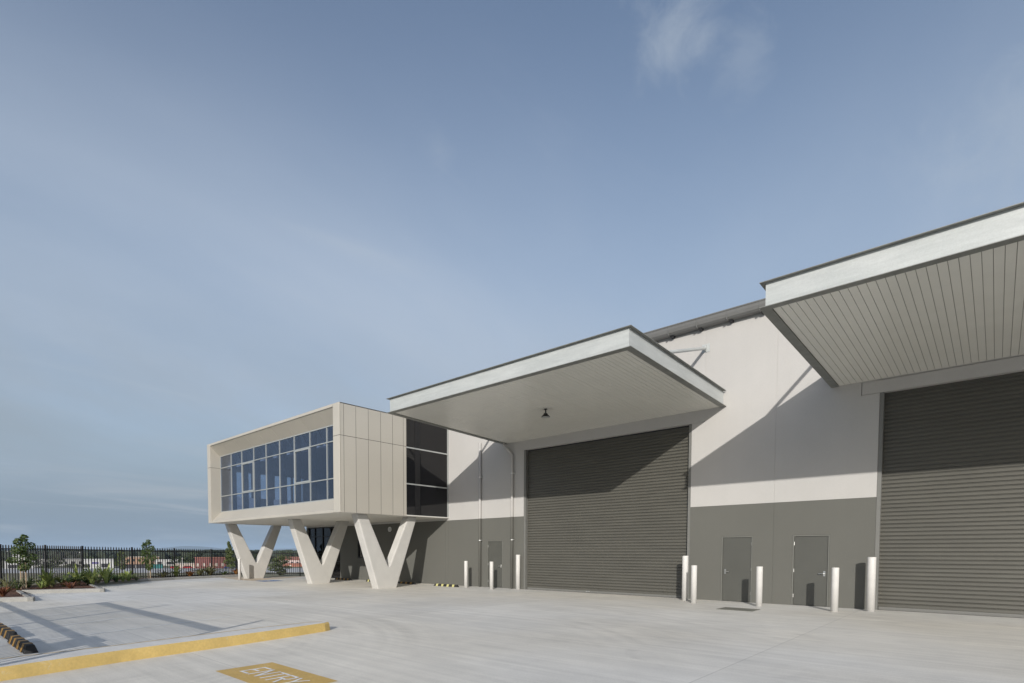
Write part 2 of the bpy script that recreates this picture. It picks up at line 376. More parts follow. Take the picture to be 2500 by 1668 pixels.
def struct(o, label=None, kind='structure'):
    o['kind'] = kind
    if label: o['label'] = label
    return o
def bbox(x0, x1, y0, y1, z0, z1): return MB().box(x0, x1, y0, y1, z0, z1)

# ------------------------------------------------------------------ terrain, yard, paving
FX, FY, RX, RY = -0.6903, 0.7235, 0.7235, 0.6903     # site axes: across the valley / along it
def terr_z(d):
    if d < 47: return -0.30
    t = min(1.0, (d - 47) / 90.0); t = t * t * (3 - 2 * t)
    return -0.30 - 6.2 * t
tb = MB(); DS = [-900, -200, -60, 0, 30, 47, 55, 64, 75, 88, 102, 120, 137, 180, 260, 400, 700, 1200, 2200, 4500, 9000, 15500]
LS = [-15500, -7000, -3000, -1500, -800, -400, -200, -100, -50, -20, 0, 20, 50, 120, 300, 900, 3000, 9000, 15500]
for d in DS:
    for l in LS:
        tb.v.append((FX * d + RX * l, FY * d + RY * l, terr_z(d) + (0.25 * math.sin(l * 0.05 + d * 0.03) if 60 < d < 130 else 0)))
for i in range(len(DS) - 1):
    for j in range(len(LS) - 1):
        a = i * len(LS) + j; tb.f.append((a, a + 1, a + len(LS) + 1, a + len(LS)))
struct(tb.build('ground', 'soil', smooth=True))

EDGE = [(-20.5, 0.65), (-25.1, 1.0), (-23.85, 3.55), (-28.4, 3.85), (-27.2, 6.45), (-32.5, 7.1), (-35.1, 10.5), (-35.9, 12.2), (-36.7, 14.7), (-37.2, 16.7)]
poly = [(60, -60), (60, 20.05), (-34.1, 20.05), (-34.5, 20.4), (-35.5, 17.6), (-37.2, 16.7)] + EDGE[-2::-1] + [(-16.0, -6.0), (-16.0, -60)]
yb = bmesh.new(); yv = [yb.verts.new((x, y, 0.0)) for x, y in poly]; f = yb.faces.new(yv); bmesh.ops.triangulate(yb, faces=[f]); bmesh.ops.recalc_face_normals(yb, faces=yb.faces)
me = bpy.data.meshes.new('yard_pavement'); yb.to_mesh(me); yb.free(); me.materials.append(M['concrete'])
struct(link('yard_pavement', me))
# drop of the slab edge
eb = MB()
for (a, b) in zip(poly[2:5], poly[3:6]): eb.quad((*a, 0), (*b, 0), (*b, -0.4), (*a, -0.4))
struct(eb.build('pavement_edge', 'kerb'))

def kerb_seg(a, b, z, w=0.16, side=1):
    a, b = Vector((*a, 0)), Vector((*b, 0)); d = (b - a).normalized(); n = Vector((-d.y, d.x, 0)) * side
    m = MB(); a2 = a - d * 0.0; b2 = b + d * 0.0
    prof = [(0.0, -0.05), (0.015, z - 0.03), (0.03, z - 0.008), (0.05, z), (w, z), (w, -0.05)]
    m.prism([tuple(a2 + n * p + Vector((0, 0, q))) for p, q in prof], b2 - a2)
    return struct(m.build('kerb', 'kerb'))
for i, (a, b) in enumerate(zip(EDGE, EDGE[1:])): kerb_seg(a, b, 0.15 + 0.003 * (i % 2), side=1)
# mulch bed between the sawtooth kerbs and the fence
FENCE = [(-27.8, -0.2, 2.02), (-29.72, 1.7, 2.02), (-31.66, 3.61, 2.02), (-33.6, 5.53, 2.02), (-35.6, 7.48, 2.0), (-36.5, 10.1, 1.95), (-37.35, 12.7, 1.906), (-38.2, 15.3, 1.865), (-39.6, 17.65, 1.85), (-40.96, 20.0, 1.79), (-39.64, 22.7, 1.72), (-38.3, 25.2, 1.70), (-37.0, 27.7, 1.70)]
gp = [(x - 0.10, y + 0.05) for x, y in EDGE] + [(x - 0.7, y + 0.3) for x, y, _ in FENCE[8::-1]]
gb = bmesh.new(); gv = [gb.verts.new((x, y, 0.10)) for x, y in gp]; f = gb.faces.new(gv); bmesh.ops.triangulate(gb, faces=[f]); bmesh.ops.recalc_face_normals(gb, faces=gb.faces)
me = bpy.data.meshes.new('garden_bed'); gb.to_mesh(me); gb.free(); me.materials.append(M['mulch']); struct(link('garden_bed', me))
def inpoly(x, y, P):
    c = False
    for (x1, y1), (x2, y2) in zip(P, P[1:] + P[:1]):
        if (y1 > y) != (y2 > y) and x < (x2 - x1) * (y - y1) / (y2 - y1) + x1: c = not c
    return c
chips = MB()
for k in range(5200):
    t = random.random(); i = random.randrange(1, 6)
    a = Vector(EDGE[i]).lerp(Vector(EDGE[i + 1]), t); b = Vector(FENCE[min(i + 1, 7)][:2]).lerp(Vector(FENCE[min(i + 2, 8)][:2]), t)
    p = a.lerp(b, 0.06 + 0.94 * random.random() ** 1.3)
    if not inpoly(p.x, p.y, gp) : continue
    l, w, r = random.uniform(0.03, 0.13), random.uniform(0.008, 0.022), random.uniform(0, 6.28)
    tz = random.uniform(-0.35, 0.35); c, s = math.cos(r), math.sin(r); z = 0.105 + random.uniform(0, 0.035)
    chips.quad(*[(p.x + c * u * l - s * v * w, p.y + s * u * l + c * v * w, z + u * l * tz + 0.01) for u, v in ((-.5, -.5), (.5, -.5), (.5, .5), (-.5, .5))])
tag(struct(chips.build('bark_chips', 'mulch'), kind='stuff'), 'loose brown bark mulch on the planted bed by the fence', 'mulch')

# tan footpath by the furthest column and the accessible-bay symbol
def sheet(name, pts, z, mat, parent=None):
    return MB().quad(*[(x, y, z) for x, y in pts]).build(name, mat, parent)
struct(sheet('footpath', [(-37.0, 15.3), (-33.1, 14.75), (-31.2, 14.85), (-32.8, 17.6), (-33.95, 19.9), (-34.4, 20.1), (-35.4, 17.65), (-37.0, 16.7)], 0.004, 'tan'))
def stroke(mb, pts, w, z):
    for a, b in zip(pts, pts[1:]):
        a, b = Vector(a), Vector(b); d = (b - a).normalized() * (w / 2); n = Vector((-d.y, d.x))
        mb.quad(*[(q.x, q.y, z) for q in (a - d - n, b + d - n, b + d + n, a - d + n)])
    return mb
t = thing('accessible_bay_marking', 'faded blue square with white wheelchair symbol painted on ground near furthest column', 'marking', (-30.5, 15.5, 0))
sheet('blue_square', [(-31.1, 14.9), (-29.9, 14.9), (-29.9, 16.1), (-31.1, 16.1)], 0.008, 'blue', t)
wc = MB(); ox, oy = -30.5, 15.5
stroke(wc, [(ox - 0.1 + 0.28 * math.cos(a), oy - 0.15 + 0.28 * math.sin(a)) for a in [math.radians(k) for k in range(120, 371, 25)]], 0.07, 0.012)
stroke(wc, [(ox - 0.12, oy + 0.25), (ox - 0.1, oy - 0.05)], 0.08, 0.0125)
stroke(wc, [(ox - 0.1, oy - 0.05), (ox + 0.2, oy - 0.05)], 0.07, 0.013)
stroke(wc, [(ox + 0.2, oy - 0.05), (ox + 0.35, oy - 0.38)], 0.07, 0.0135)
wc.quad(*[(ox - 0.12 + 0.08 * math.cos(a), oy + 0.40 + 0.08 * math.sin(a), 0.0122) for a in [math.radians(k) for k in range(0, 360, 36)]])
wc.build('wheelchair_symbol', 'white', t)
# parking bay lines
for k, (a, b, lab) in enumerate([((-13.0, 1.45), (-14.45, 6.2), 'nearest'), ((-15.05, 1.5), (-16.95, 6.25), 'second'), ((-17.6, 1.6), (-19.5, 6.3), 'third'), ((-20.1, 1.7), (-22.0, 6.3), 'furthest')]):
    o = stroke(MB(), [a, b], 0.085, 0.004).build('bay_line', 'white')
    tag(o, f'thin white parking bay line, {lab} of four from the yellow kerb', 'marking', 'white parking bay lines')

# raised island with yellow painted face
FR = [(-9.3, -5.0), (-9.33, 0.0), (-9.4, 1.0), (-9.7, 2.5), (-9.95, 4.5), (-10.12, 5.5), (-10.32, 6.5), (-10.40, 6.66)]
BK = [(-10.1, -5.0), (-10.12, 0.0), (-10.2, 1.1), (-10.32, 2.7), (-10.58, 4.5), (-10.66, 5.5), (-10.68, 6.35), (-10.60, 6.58)]
H = 0.18
kb = MB(); n = len(FR)
for (x, y) in FR: kb.v.append((x, y, -0.02))
for (x, y) in FR: kb.v.append((x - 0.035, y, H - 0.035))
for (x, y) in FR: kb.v.append((x - 0.065, y - 0.005, H - 0.004))
for i in range(n - 1):
    kb.f.append((i, i + 1, n + i + 1, n + i)); kb.f.append((n + i, n + i + 1, 2 * n + i + 1, 2 * n + i))
e1, e2 = FR[-1], BK[-1]
kb.quad((*e1, -0.02), (e2[0], e2[1] + 0.05, -0.02), (e2[0] + 0.02, e2[1] + 0.01, H - 0.035), (e1[0] - 0.035, e1[1] - 0.005, H - 0.035))
kb.quad((e1[0] - 0.035, e1[1] - 0.005, H - 0.035), (e2[0] + 0.02, e2[1] + 0.01, H - 0.035), (e2[0] + 0.03, e2[1] - 0.02, H - 0.004), (e1[0] - 0.065, e1[1] - 0.03, H - 0.004))
isl = thing('kerb_island', 'raised concrete kerb island with yellow painted face and bare pale top', 'kerb', (-10.1, 4, 0)); isl['kind'] = 'structure'
kb.build('yellow_face', 'yellow2', isl)
tbm = MB()
for i in range(n - 1):
    a, b, c, d = FR[i], FR[i + 1], BK[i + 1], BK[i]
    tbm.quad((a[0] - 0.065, a[1] - 0.005, H - 0.004), (b[0] - 0.065, b[1] - 0.005 - (0.025 if i == n - 2 else 0), H - 0.004), (c[0], c[1], H), (d[0], d[1], H))
    tbm.quad((c[0], c[1], H), (d[0], d[1], H), (d[0] - 0.04, d[1], -0.02), (c[0] - 0.04, c[1], -0.02))
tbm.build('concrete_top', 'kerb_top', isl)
ln = MB()
for i in range(n - 1):
    c, d = BK[i + 1], BK[i]
    ln.quad((c[0] + 0.035, c[1], H + 0.003), (d[0] + 0.035, d[1], H + 0.003), (d[0] + 0.005, d[1], H + 0.003), (c[0] + 0.005, c[1], H + 0.003))
ln.build('yellow_back_line', 'yellow', isl)

# ENTRY panel on the concrete
t = thing('entry_marking', 'yellow painted panel on the concrete lettered ENTRY in white', 'marking', (-7.1, 3.66, 0))
sheet('yellow_panel', [(-8.0, 3.23), (-6.21, 3.23), (-6.21, 4.09), (-8.0, 4.09)], 0.004, 'yellow', t)
GLY = {'E': [[(1, 0), (0, 0), (0, 1), (1, 1)], [(0, .5), (.8, .5)]], 'N': [[(0, 0), (0, 1), (1, 0), (1, 1)]], 'T': [[(.5, 0), (.5, 1)], [(0, 1), (1, 1)]],
       'R': [[(0, 0), (0, 1), (.85, 1), (1, .88), (1, .62), (.85, .5), (0, .5)], [(.5, .5), (1, 0)]], 'Y': [[(.5, 0), (.5, .5)], [(0, 1), (.5, .5), (1, 1)]]}
for k, ch in enumerate('ENTRY'):
    m = MB(); x0 = -7.70 + k * 0.255; zz = 0.008
    for st in GLY[ch]:
        for a, b in zip(st, st[1:]):
            stroke(m, [(x0 + a[0] * 0.185, 3.47 + a[1] * 0.35), (x0 + b[0] * 0.185, 3.47 + b[1] * 0.35)], 0.042, zz); zz += 0.0003
    m.build('letter', 'white', t)

# ------------------------------------------------------------------ warehouse
WY = 19.976
wh = thing('warehouse', 'large white precast warehouse with grey painted base, two roller doors and steel canopies', 'warehouse', (-10, WY, 0))
def wall_panel(xs, zs, empty, thick=0.2, name='wall_panel'):
    """precast panel on the front plane, built from grid cells; empty(xc, zc) marks openings"""
    m = MB(); y0, y1 = WY, WY + thick
    nx, nz = len(xs) - 1, len(zs) - 1
    S = lambda i, j: 0 <= i < nx and 0 <= j < nz and not empty((xs[i] + xs[i + 1]) / 2, (zs[j] + zs[j + 1]) / 2)
    for i in range(nx):
        for j in range(nz):
            if not S(i, j): continue
            a, b, c, d = xs[i], xs[i + 1], zs[j], zs[j + 1]
            m.quad((a, y0, c), (b, y0, c), (b, y0, d), (a, y0, d)); m.quad((a, y1, c), (b, y1, c), (b, y1, d), (a, y1, d))
            if not S(i - 1, j): m.quad((a, y0, c), (a, y0, d), (a, y1, d), (a, y1, c))
            if not S(i + 1, j): m.quad((b, y0, c), (b, y0, d), (b, y1, d), (b, y1, c))
            if not S(i, j - 1): m.quad((a, y0, c), (b, y0, c), (b, y1, c), (a, y1, c))
            if not S(i, j + 1): m.quad((a, y0, d), (b, y0, d), (b, y1, d), (a, y1, d))
    return m.build(name, 'wall', wh)
TOP = 9.55; g = 0.008
inr = lambda x, z, r: r[0] < x < r[1] and r[2] < z < r[3]
ENT = (-33.76, -29.98, -1, 3.30); WIN = (-28.1, -26.9, 1.30, 2.64)
PA = [(-17.63, -16.66, -1, 2.225), (-6.885, -5.885, -1, 2.22), (-4.713, -3.707, -1, 2.223)]
wall_panel([-33.97, -33.76, -29.98, -28.1, -26.9, -20.46 - g], [-0.3, 1.3, 2.64, 3.30, 7.9], lambda x, z: inr(x, z, ENT) or inr(x, z, WIN))
wall_panel([-20.46 + g, -20.26 - g], [-0.3, TOP], lambda x, z: False)
wall_panel([-20.26 + g, -18.0 - g], [-0.3, TOP], lambda x, z: False)
wall_panel([-18.0 + g, -17.63, -16.66, -15.448], [-0.3, 2.225, TOP], lambda x, z: inr(x, z, PA[0]))
wall_panel([-15.448 + g, -7.968, -7.52 - g], [6.231, TOP], lambda x, z: False)
wall_panel([-7.968, -7.52 + g, -6.885, -5.885, -5.27 - g], [-0.3, 2.22, 6.231 - g, TOP], lambda x, z: inr(x, z, PA[1]) or (x < -7.52 and z > 6.2))
wall_panel([-5.27 + g, -4.713, -3.707, -3.02 - g, -2.588], [-0.3, 2.223, 6.27 - g, 6.62 + g, TOP], lambda x, z: inr(x, z, PA[2]) or (x > -3.02 and 6.27 < z < 6.62))
wall_panel([-3.02 + g, 5.3], [6.27, 6.62], lambda x, z: False, name='lintel')
wall_panel([-2.588 + g, 5.3], [6.62 + 2 * g, TOP], lambda x, z: False)
wall_panel([5.3 + g, 9.5 - g], [-0.3, TOP], lambda x, z: False)
wall_panel([4.9, 5.3], [-0.3, 6.27 - g], lambda x, z: False)
wall_panel([9.5 + g, 14.0], [-0.3, TOP], lambda x, z: False)
for x, z0, z1 in ((-20.46, 0, 7.9), (-20.26, 0, TOP), (-18.0, 0, TOP), (-7.52, 6.25, TOP), (-5.27, 0, TOP), (9.5, 0, TOP)): MB().box(x - 0.03, x + 0.03, WY + 0.007, WY + 0.05, z0, z1 - 0.02).build('joint_sealant', 'sealant', wh)
MB().box(-33.97, -33.77, WY + 0.2, 70, -0.4, 7.9).build('side_wall', 'wall', wh); MB().box(13.8, 14.0, WY + 0.2, 70, -0.4, TOP).build('side_wall', 'wall', wh); MB().box(-33.77, 13.8, 69.8, 70, -0.4, 7.9).build('rear_wall', 'wall', wh); MB().box(-20.46, -20.26, WY + 0.2, 69.8, 7.9, TOP).build('side_wall', 'wall', wh); MB().box(-20.26, 13.8, 69.8, 70, 7.9, TOP).build('rear_wall', 'wall', wh); MB().box(-33.77, -20.46, WY + 0.2, 69.8, 7.7, 7.85).build('low_roof', 'roof', wh)
rf = MB(); rf.quad((-20.5, WY - 0.25, TOP + 0.12), (14.1, WY - 0.25, TOP + 0.12), (14.1, 45, TOP + 1.6), (-20.5, 45, TOP + 1.6)); rf.quad((-20.5, 45, TOP + 1.6), (14.1, 45, TOP + 1.6), (14.1, 70.2, TOP + 0.12), (-20.5, 70.2, TOP + 0.12))
rf.build('roof', 'roof', wh)
# dark liner behind the glazing and doors
ib = MB(); ib.box(-33.7, -26.5, WY + 2.2, WY + 2.25, 0, 3.4); ib.box(-33.7, 13.7, WY + 1.2, WY + 1.25, 3.5, 9.3); ib.build('inner_partition', 'room_dark', wh)

# gutter with brackets
gt = MB(); prof = [(WY - 0.012, 9.70), (WY - 0.30, 9.72), (WY - 0.315, 9.72), (WY - 0.315, 9.60), (WY - 0.29, 9.50), (WY - 0.23, 9.44), (WY - 0.14, 9.42), (WY - 0.012, 9.43)]
gt.prism([(-20.4, y, z) for y, z in prof], (34.3, 0, 0)); gut = gt.build('gutter', 'gutter', wh, bevel=0.0)
gtl = MB().box(-20.4, 13.9, WY - 0.335, WY - 0.31, 9.705, 9.745).build('gutter_lip', 'gutter', gut)
bm_ = MB().box(-0.012, 0.012, WY - 0.326, WY - 0.10, 9.415, 9.70).mesh('gutter_strap', 'gutter'); bk_ = MB().prism([(-0.075, WY - 0.17, 9.43), (0.075, WY - 0.17, 9.43), (0.05, WY - 0.16, 9.365), (-0.05, WY - 0.16, 9.365)], (0, 0.155, 0)).mesh('gutter_bracket', 'black')
x = -9.75
while x < 12:
    for nm, d in (('gutter_strap', bm_), ('gutter_bracket', bk_)):
        o = link(nm, d, gut); o.location.x += x + (0.07 if nm == 'gutter_bracket' else 0) ; 
    x += 1.0
# roller doors
PITCH = 0.115
sp = [(0.0, 0.0), (-0.026, 0.003), (-0.027, 0.012), (-0.013, 0.080), (0.004, 0.082), (0.004, 0.089), (-0.013, 0.091), (-0.012, 0.104), (0.004, 0.106), (0.004, 0.115), (0.014, 0.115), (0.014, 0.0)]
def roller(x0, x1, top, label):
    d = thing('roller_door', '', ''); del d['category']; d['label'] = label; d.parent = wh; d.location = (x0, WY, 0); d.matrix_parent_inverse = wh.matrix_basis.inverted() if False else Matrix.Translation(-wh.location)
    gm = MB()
    for a, b in ((x0 + 0.004, x0 + 0.10), (x1 - 0.10, x1 - 0.004)):
        gm.box(a, b, WY + 0.012, WY + 0.05, 0, top - 0.004)
        s = 1 if a == x0 + 0.004 else -1
        edge = b - 0.02 if s > 0 else a
        gm.box(edge, edge + 0.02, WY + 0.05, WY + 0.17, 0, top - 0.004)
    o = gm.build('guide_rail', 'guide'); o.parent = d; o.matrix_parent_inverse = Matrix.Translation(-Vector((x0, WY, 0)))
    o = MB().box(x0 + 0.11, x1 - 0.11, WY + 0.16, WY + 0.21, 0.0, 0.09).build('bottom_rail', 'guide'); o.parent = d; o.matrix_parent_inverse = Matrix.Translation(-Vector((x0, WY, 0)))
    sm = MB().prism([(x0 + 0.06, WY + 0.19 + y, z) for y, z in sp], (x1 - x0 - 0.12, 0, 0)).mesh('slat', 'slat')
    k = 0; z = 0.092
    while z < top - 0.05:
        o = link('slat', sm); o.parent = d; o.matrix_parent_inverse = Matrix.Translation(-Vector((x0, WY, 0))); o.location = (0, random.uniform(-0.0015, 0.0015), z); z += PITCH
    hb = MB().box(x0 + 0.11, x1 - 0.11, WY + 0.215, WY + 0.25, 0, top + 0.4).build('curtain_backing', 'room_dark'); hb.parent = d; hb.matrix_parent_inverse = Matrix.Translation(-Vector((x0, WY, 0)))
    h = MB().box((x0 + x1) / 2 - 0.60, (x0 + x1) / 2 - 0.42, WY + 0.15, WY + 0.165, 0.03, 0.075).build('lift_handle', 'steel'); h.parent = d; h.matrix_parent_inverse = Matrix.Translation(-Vector((x0, WY, 0)))
roller(-15.448, -7.968, 6.231, 'charcoal slatted roller door under the complete canopy')
roller(-2.588, 4.9, 6.27, 'charcoal slatted roller door cut by the picture edge')
# personnel doors
def pdoor(r, hinge, label):
    x0, x1, _, zt = r
    m = MB().box(x0 + 0.045, x1 - 0.045, WY + 0.045, WY + 0.09, 0.012, zt - 0.045); d = m.build('personnel_door', 'door', wh, bevel=0.003); d['label'] = label
    fm = MB(); fm.box(x0 + 0.003, x0 + 0.04, WY + 0.012, WY + 0.13, 0, zt - 0.003); fm.box(x1 - 0.04, x1 - 0.003, WY + 0.012, WY + 0.13, 0, zt - 0.003); fm.box(x0 + 0.04, x1 - 0.04, WY + 0.012, WY + 0.13, zt - 0.04, zt - 0.003)
    sub = lambda mb, nm, mt, **k: setp(mb.build(nm, mt, **k), d)
    sub(fm, 'door_frame', 'doorframe')
    sub(MB().box(x0 + 0.04, x1 - 0.04, WY + 0.10, WY + 0.13, 0, zt - 0.04), 'door_stop', 'room_dark')
    hx = x0 + 0.042 if hinge < 0 else x1 - 0.042
    for z in (0.25, 1.05, 1.9): sub(MB().tube([(hx, WY + 0.036, z), (hx, WY + 0.036, z + 0.11)], 0.011, 8), 'hinge', 'steel')
    kx = x1 - 0.13 if hinge < 0 else x0 + 0.13; s = -1 if hinge < 0 else 1
    hm = MB(); hm.box(kx - 0.028, kx + 0.028, WY + 0.032, WY + 0.046, 0.94, 1.10); hm.tube([(kx, WY + 0.034, 1.02), (kx, WY - 0.015, 1.02), (kx + s * 0.02, WY - 0.022, 1.02), (kx + s * 0.14, WY - 0.022, 1.015)], 0.012, 8)
    sub(hm, 'handle', 'steel')
def setp(o, parent):
    o.parent = parent; o.matrix_parent_inverse = Matrix.Translation(-wh.location).inverted() if False else Matrix.Identity(4); return o
pdoor(PA[0], -1, 'grey door between the two downpipes'); pdoor(PA[1], 1, 'grey door beside the complete roller door, hinged on its right'); pdoor(PA[2], -1, 'grey door nearest the cut-off roller door, hinged on its left')
# downpipes
for px, top in ((-18.02, 6.9), (-16.05, 6.25)):
    m = MB()
    if top > 6.5: m.tube([(px, WY - 0.085, 0), (px, WY - 0.085, top)], 0.062, 14)
    else: m.tube([(px, WY - 0.085, 0), (px, WY - 0.085, 6.05), (px - 0.05, WY - 0.10, 6.14), (px - 0.36, WY - 0.25, 6.52), (px - 0.38, WY - 0.25, 6.62)], 0.062, 14)
    d = m.build('downpipe', 'wall', wh, smooth=True)
    for z in (2.24, 5.25):
        mm = MB(); mm.tube([(px, WY - 0.085, z - 0.02), (px, WY - 0.085, z + 0.02)], 0.068, 14); mm.box(px + 0.055, px + 0.10, WY - 0.09, WY - 0.002, z - 0.02, z + 0.02); setp(mm.build('pipe_bracket', 'steel'), d)
# shopfront entry glazing and window under the pod
en = MB().box(-33.76, -29.98, WY + 0.10, WY + 0.11, 0.08, 3.29).build('entry_glazing', 'dark_glass', wh)
em = MB()
for x in (-33.74, -33.0, -32.05, -31.1, -30.02): em.box(x - 0.025, x + 0.025, WY + 0.04, WY + 0.098, 0.06, 3.29)
for z in (0.07, 2.68, 3.26): em.box(-33.71, -30.05, WY + 0.045, WY + 0.095, z - 0.025, z + 0.025)
em.box(-31.07, -30.05, WY + 0.05, WY + 0.09, 1.05, 1.08)
setp(em.build('entry_frame', 'black'), en)
w2 = MB().box(-28.1, -26.9, WY + 0.08, WY + 0.09, 1.30, 2.64).build('window', 'dark_glass', wh)
em = MB()
for x in (-28.07, -27.35, -26.93): em.box(x - 0.025, x + 0.025, WY + 0.03, WY + 0.078, 1.30, 2.64)
for z in (1.33, 2.61): em.box(-28.04, -26.96, WY + 0.032, WY + 0.076, z - 0.025, z + 0.025)
setp(em.build('window_frame', 'black'), w2)
lt = MB().tube([(-24.96, WY - 0.05, 2.96), (-24.96, WY - 0.002, 2.96)], 0.14, 24).build('wall_light', 'bollard', wh); lt['label'] = 'round white bulkhead light on the shaded grey wall'
setp(MB().tube([(-24.96, WY - 0.065, 2.96), (-24.96, WY - 0.045, 2.96)], 0.085, 20).build('light_lens', 'mullion'), lt)

# canopies
def canopy(x0, x1, yf, zf, zw, label, light=None):
    k = (zf - zw) / (WY - yf)
    sh = lambda x, y, z: (x, y, zw + z + k * (WY - y))
    sb = lambda m, *a: m.box(*a, fn=sh)
    Hc = 0.53
    m = MB()   # steel channel web, proud top
    sb(m, x0 + 0.10, x1 - 0.10, yf + 0.10, yf + 0.112, 0.014, Hc - 0.014); sb(m, x0 + 0.10, x0 + 0.112, yf + 0.112, WY - 0.003, 0.014, Hc - 0.014); sb(m, x1 - 0.112, x1 - 0.10, yf + 0.112, WY - 0.003, 0.014, Hc - 0.014)
    c = m.build('canopy', 'galv', wh); c['label'] = label
    m = MB()
    sb(m, x0, x1, yf, yf + 0.20, 0.0, 0.013); sb(m, x0, x0 + 0.20, yf + 0.20, WY - 0.003, 0.0, 0.013); sb(m, x1 - 0.20, x1, yf + 0.20, WY - 0.003, 0.0, 0.013)
    sb(m, x0, x1, yf, yf + 0.13, Hc - 0.013, Hc); sb(m, x0, x0 + 0.13, yf + 0.13, WY - 0.05, Hc - 0.013, Hc); sb(m, x1 - 0.13, x1, yf + 0.13, WY - 0.05, Hc - 0.013, Hc)
    setp(m.build('flange', 'flange'), c)
    m = MB(); sb(m, x0 + 0.115, x1 - 0.115, yf + 0.115, WY - 0.004, Hc - 0.10, Hc - 0.06); setp(m.build('deck', 'roof'), c)
    m = MB(); sb(m, x0 + 0.115, x1 - 0.115, yf + 0.115, WY - 0.004, 0.045, 0.055); setp(m.build('soffit_backing', 'soffit_gap'), c)
    n = int(round((x1 - x0 - 0.40) / 0.146)); pw = (x1 - x0 - 0.40) / n
    pm = MB()
    pts = [(0.004, 0.040), (0.004, 0.025), (0.008, 0.020), (pw - 0.007, 0.020), (pw - 0.003, 0.025), (pw - 0.003, 0.040)]
    a = [sh(x, yf + 0.19, z) for x, z in pts]; b = [sh(x, WY - 0.006, z) for x, z in pts]
    nb = len(pts); pm.v = a + b; pm.f = [tuple(range(nb)), tuple(range(nb, 2 * nb))[::-1]] + [(i, (i + 1) % nb, nb + (i + 1) % nb, nb + i) for i in range(nb)]
    pmesh = pm.mesh('soffit_panel', 'soffit')
    for i in range(n):
        o = setp(link('soffit_panel', pmesh), c); o.location = (x0 + 0.20 + i * pw, 0, random.uniform(-0.0012, 0.0012))
    for xs in (x0 + 0.72, x1 - 0.72):
        y1 = yf + 2.0; zt = sh(0, y1, Hc)[2]
        m = MB().tube([(xs, WY - 0.06, zw + 2.11), (xs, y1, zt - 0.02)], 0.055, 10); m.box(xs - 0.03, xs + 0.03, WY - 0.10, WY - 0.012, zw + 2.02, zw + 2.22); m.box(xs - 0.13, xs + 0.13, WY - 0.016, WY - 0.002, zw + 1.98, zw + 2.26)
        setp(m.build('tie_rod', 'galv'), c)
    if light:
        lx, ly = light; zc = sh(lx, ly, 0.02)[2]
        m = MB().tube([(lx, ly, zc), (lx, ly, zc - 0.02), (lx, ly, zc - 0.021), (lx, ly, zc - 0.16), (lx, ly, zc - 0.161), (lx, ly, zc - 0.20), (lx, ly, zc - 0.28)], [0.06, 0.06, 0.022, 0.022, 0.07, 0.085, 0.155], 20)
        L = setp(m.build('canopy_light', 'black'), c); L['label'] = 'black bell-shaped light hanging from the canopy soffit'
        setp(MB().tube([(lx, ly, zc - 0.279), (lx, ly, zc - 0.286)], 0.125, 20).build('light_lens', 'mullion'), c)
    return c
canopy(-16.604, -6.808, 13.137, 6.846, 6.622, 'galvanised steel canopy over the complete roller door, pale ribbed soffit', (-11.76, 16.45))
canopy(-3.784, 6.01, 12.889, 6.802, 6.637, 'galvanised steel canopy cut by the picture edge, wide ribbed soffit')

# ------------------------------------------------------------------ raised office pod on V columns
BF, BS, BL, BT, BM, BB = 13.491, -20.212, -33.97, 8.006, 6.626, 3.372
GY, ZI, ZT, ZS, ZG, XL, XR = BF + 0.57, 7.87, 7.35, 3.50, 4.03, -33.55, -20.70
BE = 17.175
pod = thing('office_pod', 'raised champagne-clad office box with long recessed ribbon window on V columns', 'building', (-27, 16.5, 0))
G = 0.009
# core frame behind the panels (dark joints)
m = MB(); m.box(BL + 0.05, BS - 0.05, GY + 0.10, WY - 0.05, BT - 0.12, BT - 0.05); m.box(BS - 0.10, BS - 0.045, BF + 0.05, BE - 0.02, BB + 0.03, BT - 0.12)
m.box(BL + 0.05, XL - 0.05, BF + 0.05, GY + 0.1, BB + 0.03, BT - 0.12); m.box(XR + 0.05, BS - 0.10, BF + 0.05, GY + 0.1, BB + 0.03, BT - 0.12)
m.box(XL - 0.05, XR + 0.05, BF + 0.06, GY - 0.05, BB + 0.03, ZS - 0.02)
m.build('panel_framing', 'clad_gap', pod)
def cp(mb, bevel=0.0): return mb.build('cladding_panel', 'clad', pod, bevel=bevel)
ys = [BF + 0.045, 13.71, 14.33, 14.99, 15.67, 16.35, 16.99, BE]
for a, b in zip(ys, ys[1:]):
    for z0, z1 in ((BB, BM), (BM, BT)):
        cp(MB().box(BS - 0.04, BS, a + G, b - G, z0 + G, z1 - G))
# dark rubber gaskets pressed into the joints
for y in ys[1:-1]:
    for z0, z1 in ((BB + G, BM - G), (BM + G, BT - G)): MB().box(BS - 0.036, BS - 0.003, y - G + 0.001, y + G - 0.001, z0, z1).build('gasket', 'clad_gap', pod)
MB().box(BS - 0.036, BS - 0.004, ys[0], BE, BM - G + 0.001, BM + G - 0.001).build('gasket', 'clad_gap', pod)
for a, b in ((XR + G, BS - 0.04), (BL, XL - G)): MB().box(a, b, BF + 0.003, BF + 0.036, BM - G + 0.001, BM + G - 0.001).build('gasket', 'clad_gap', pod)
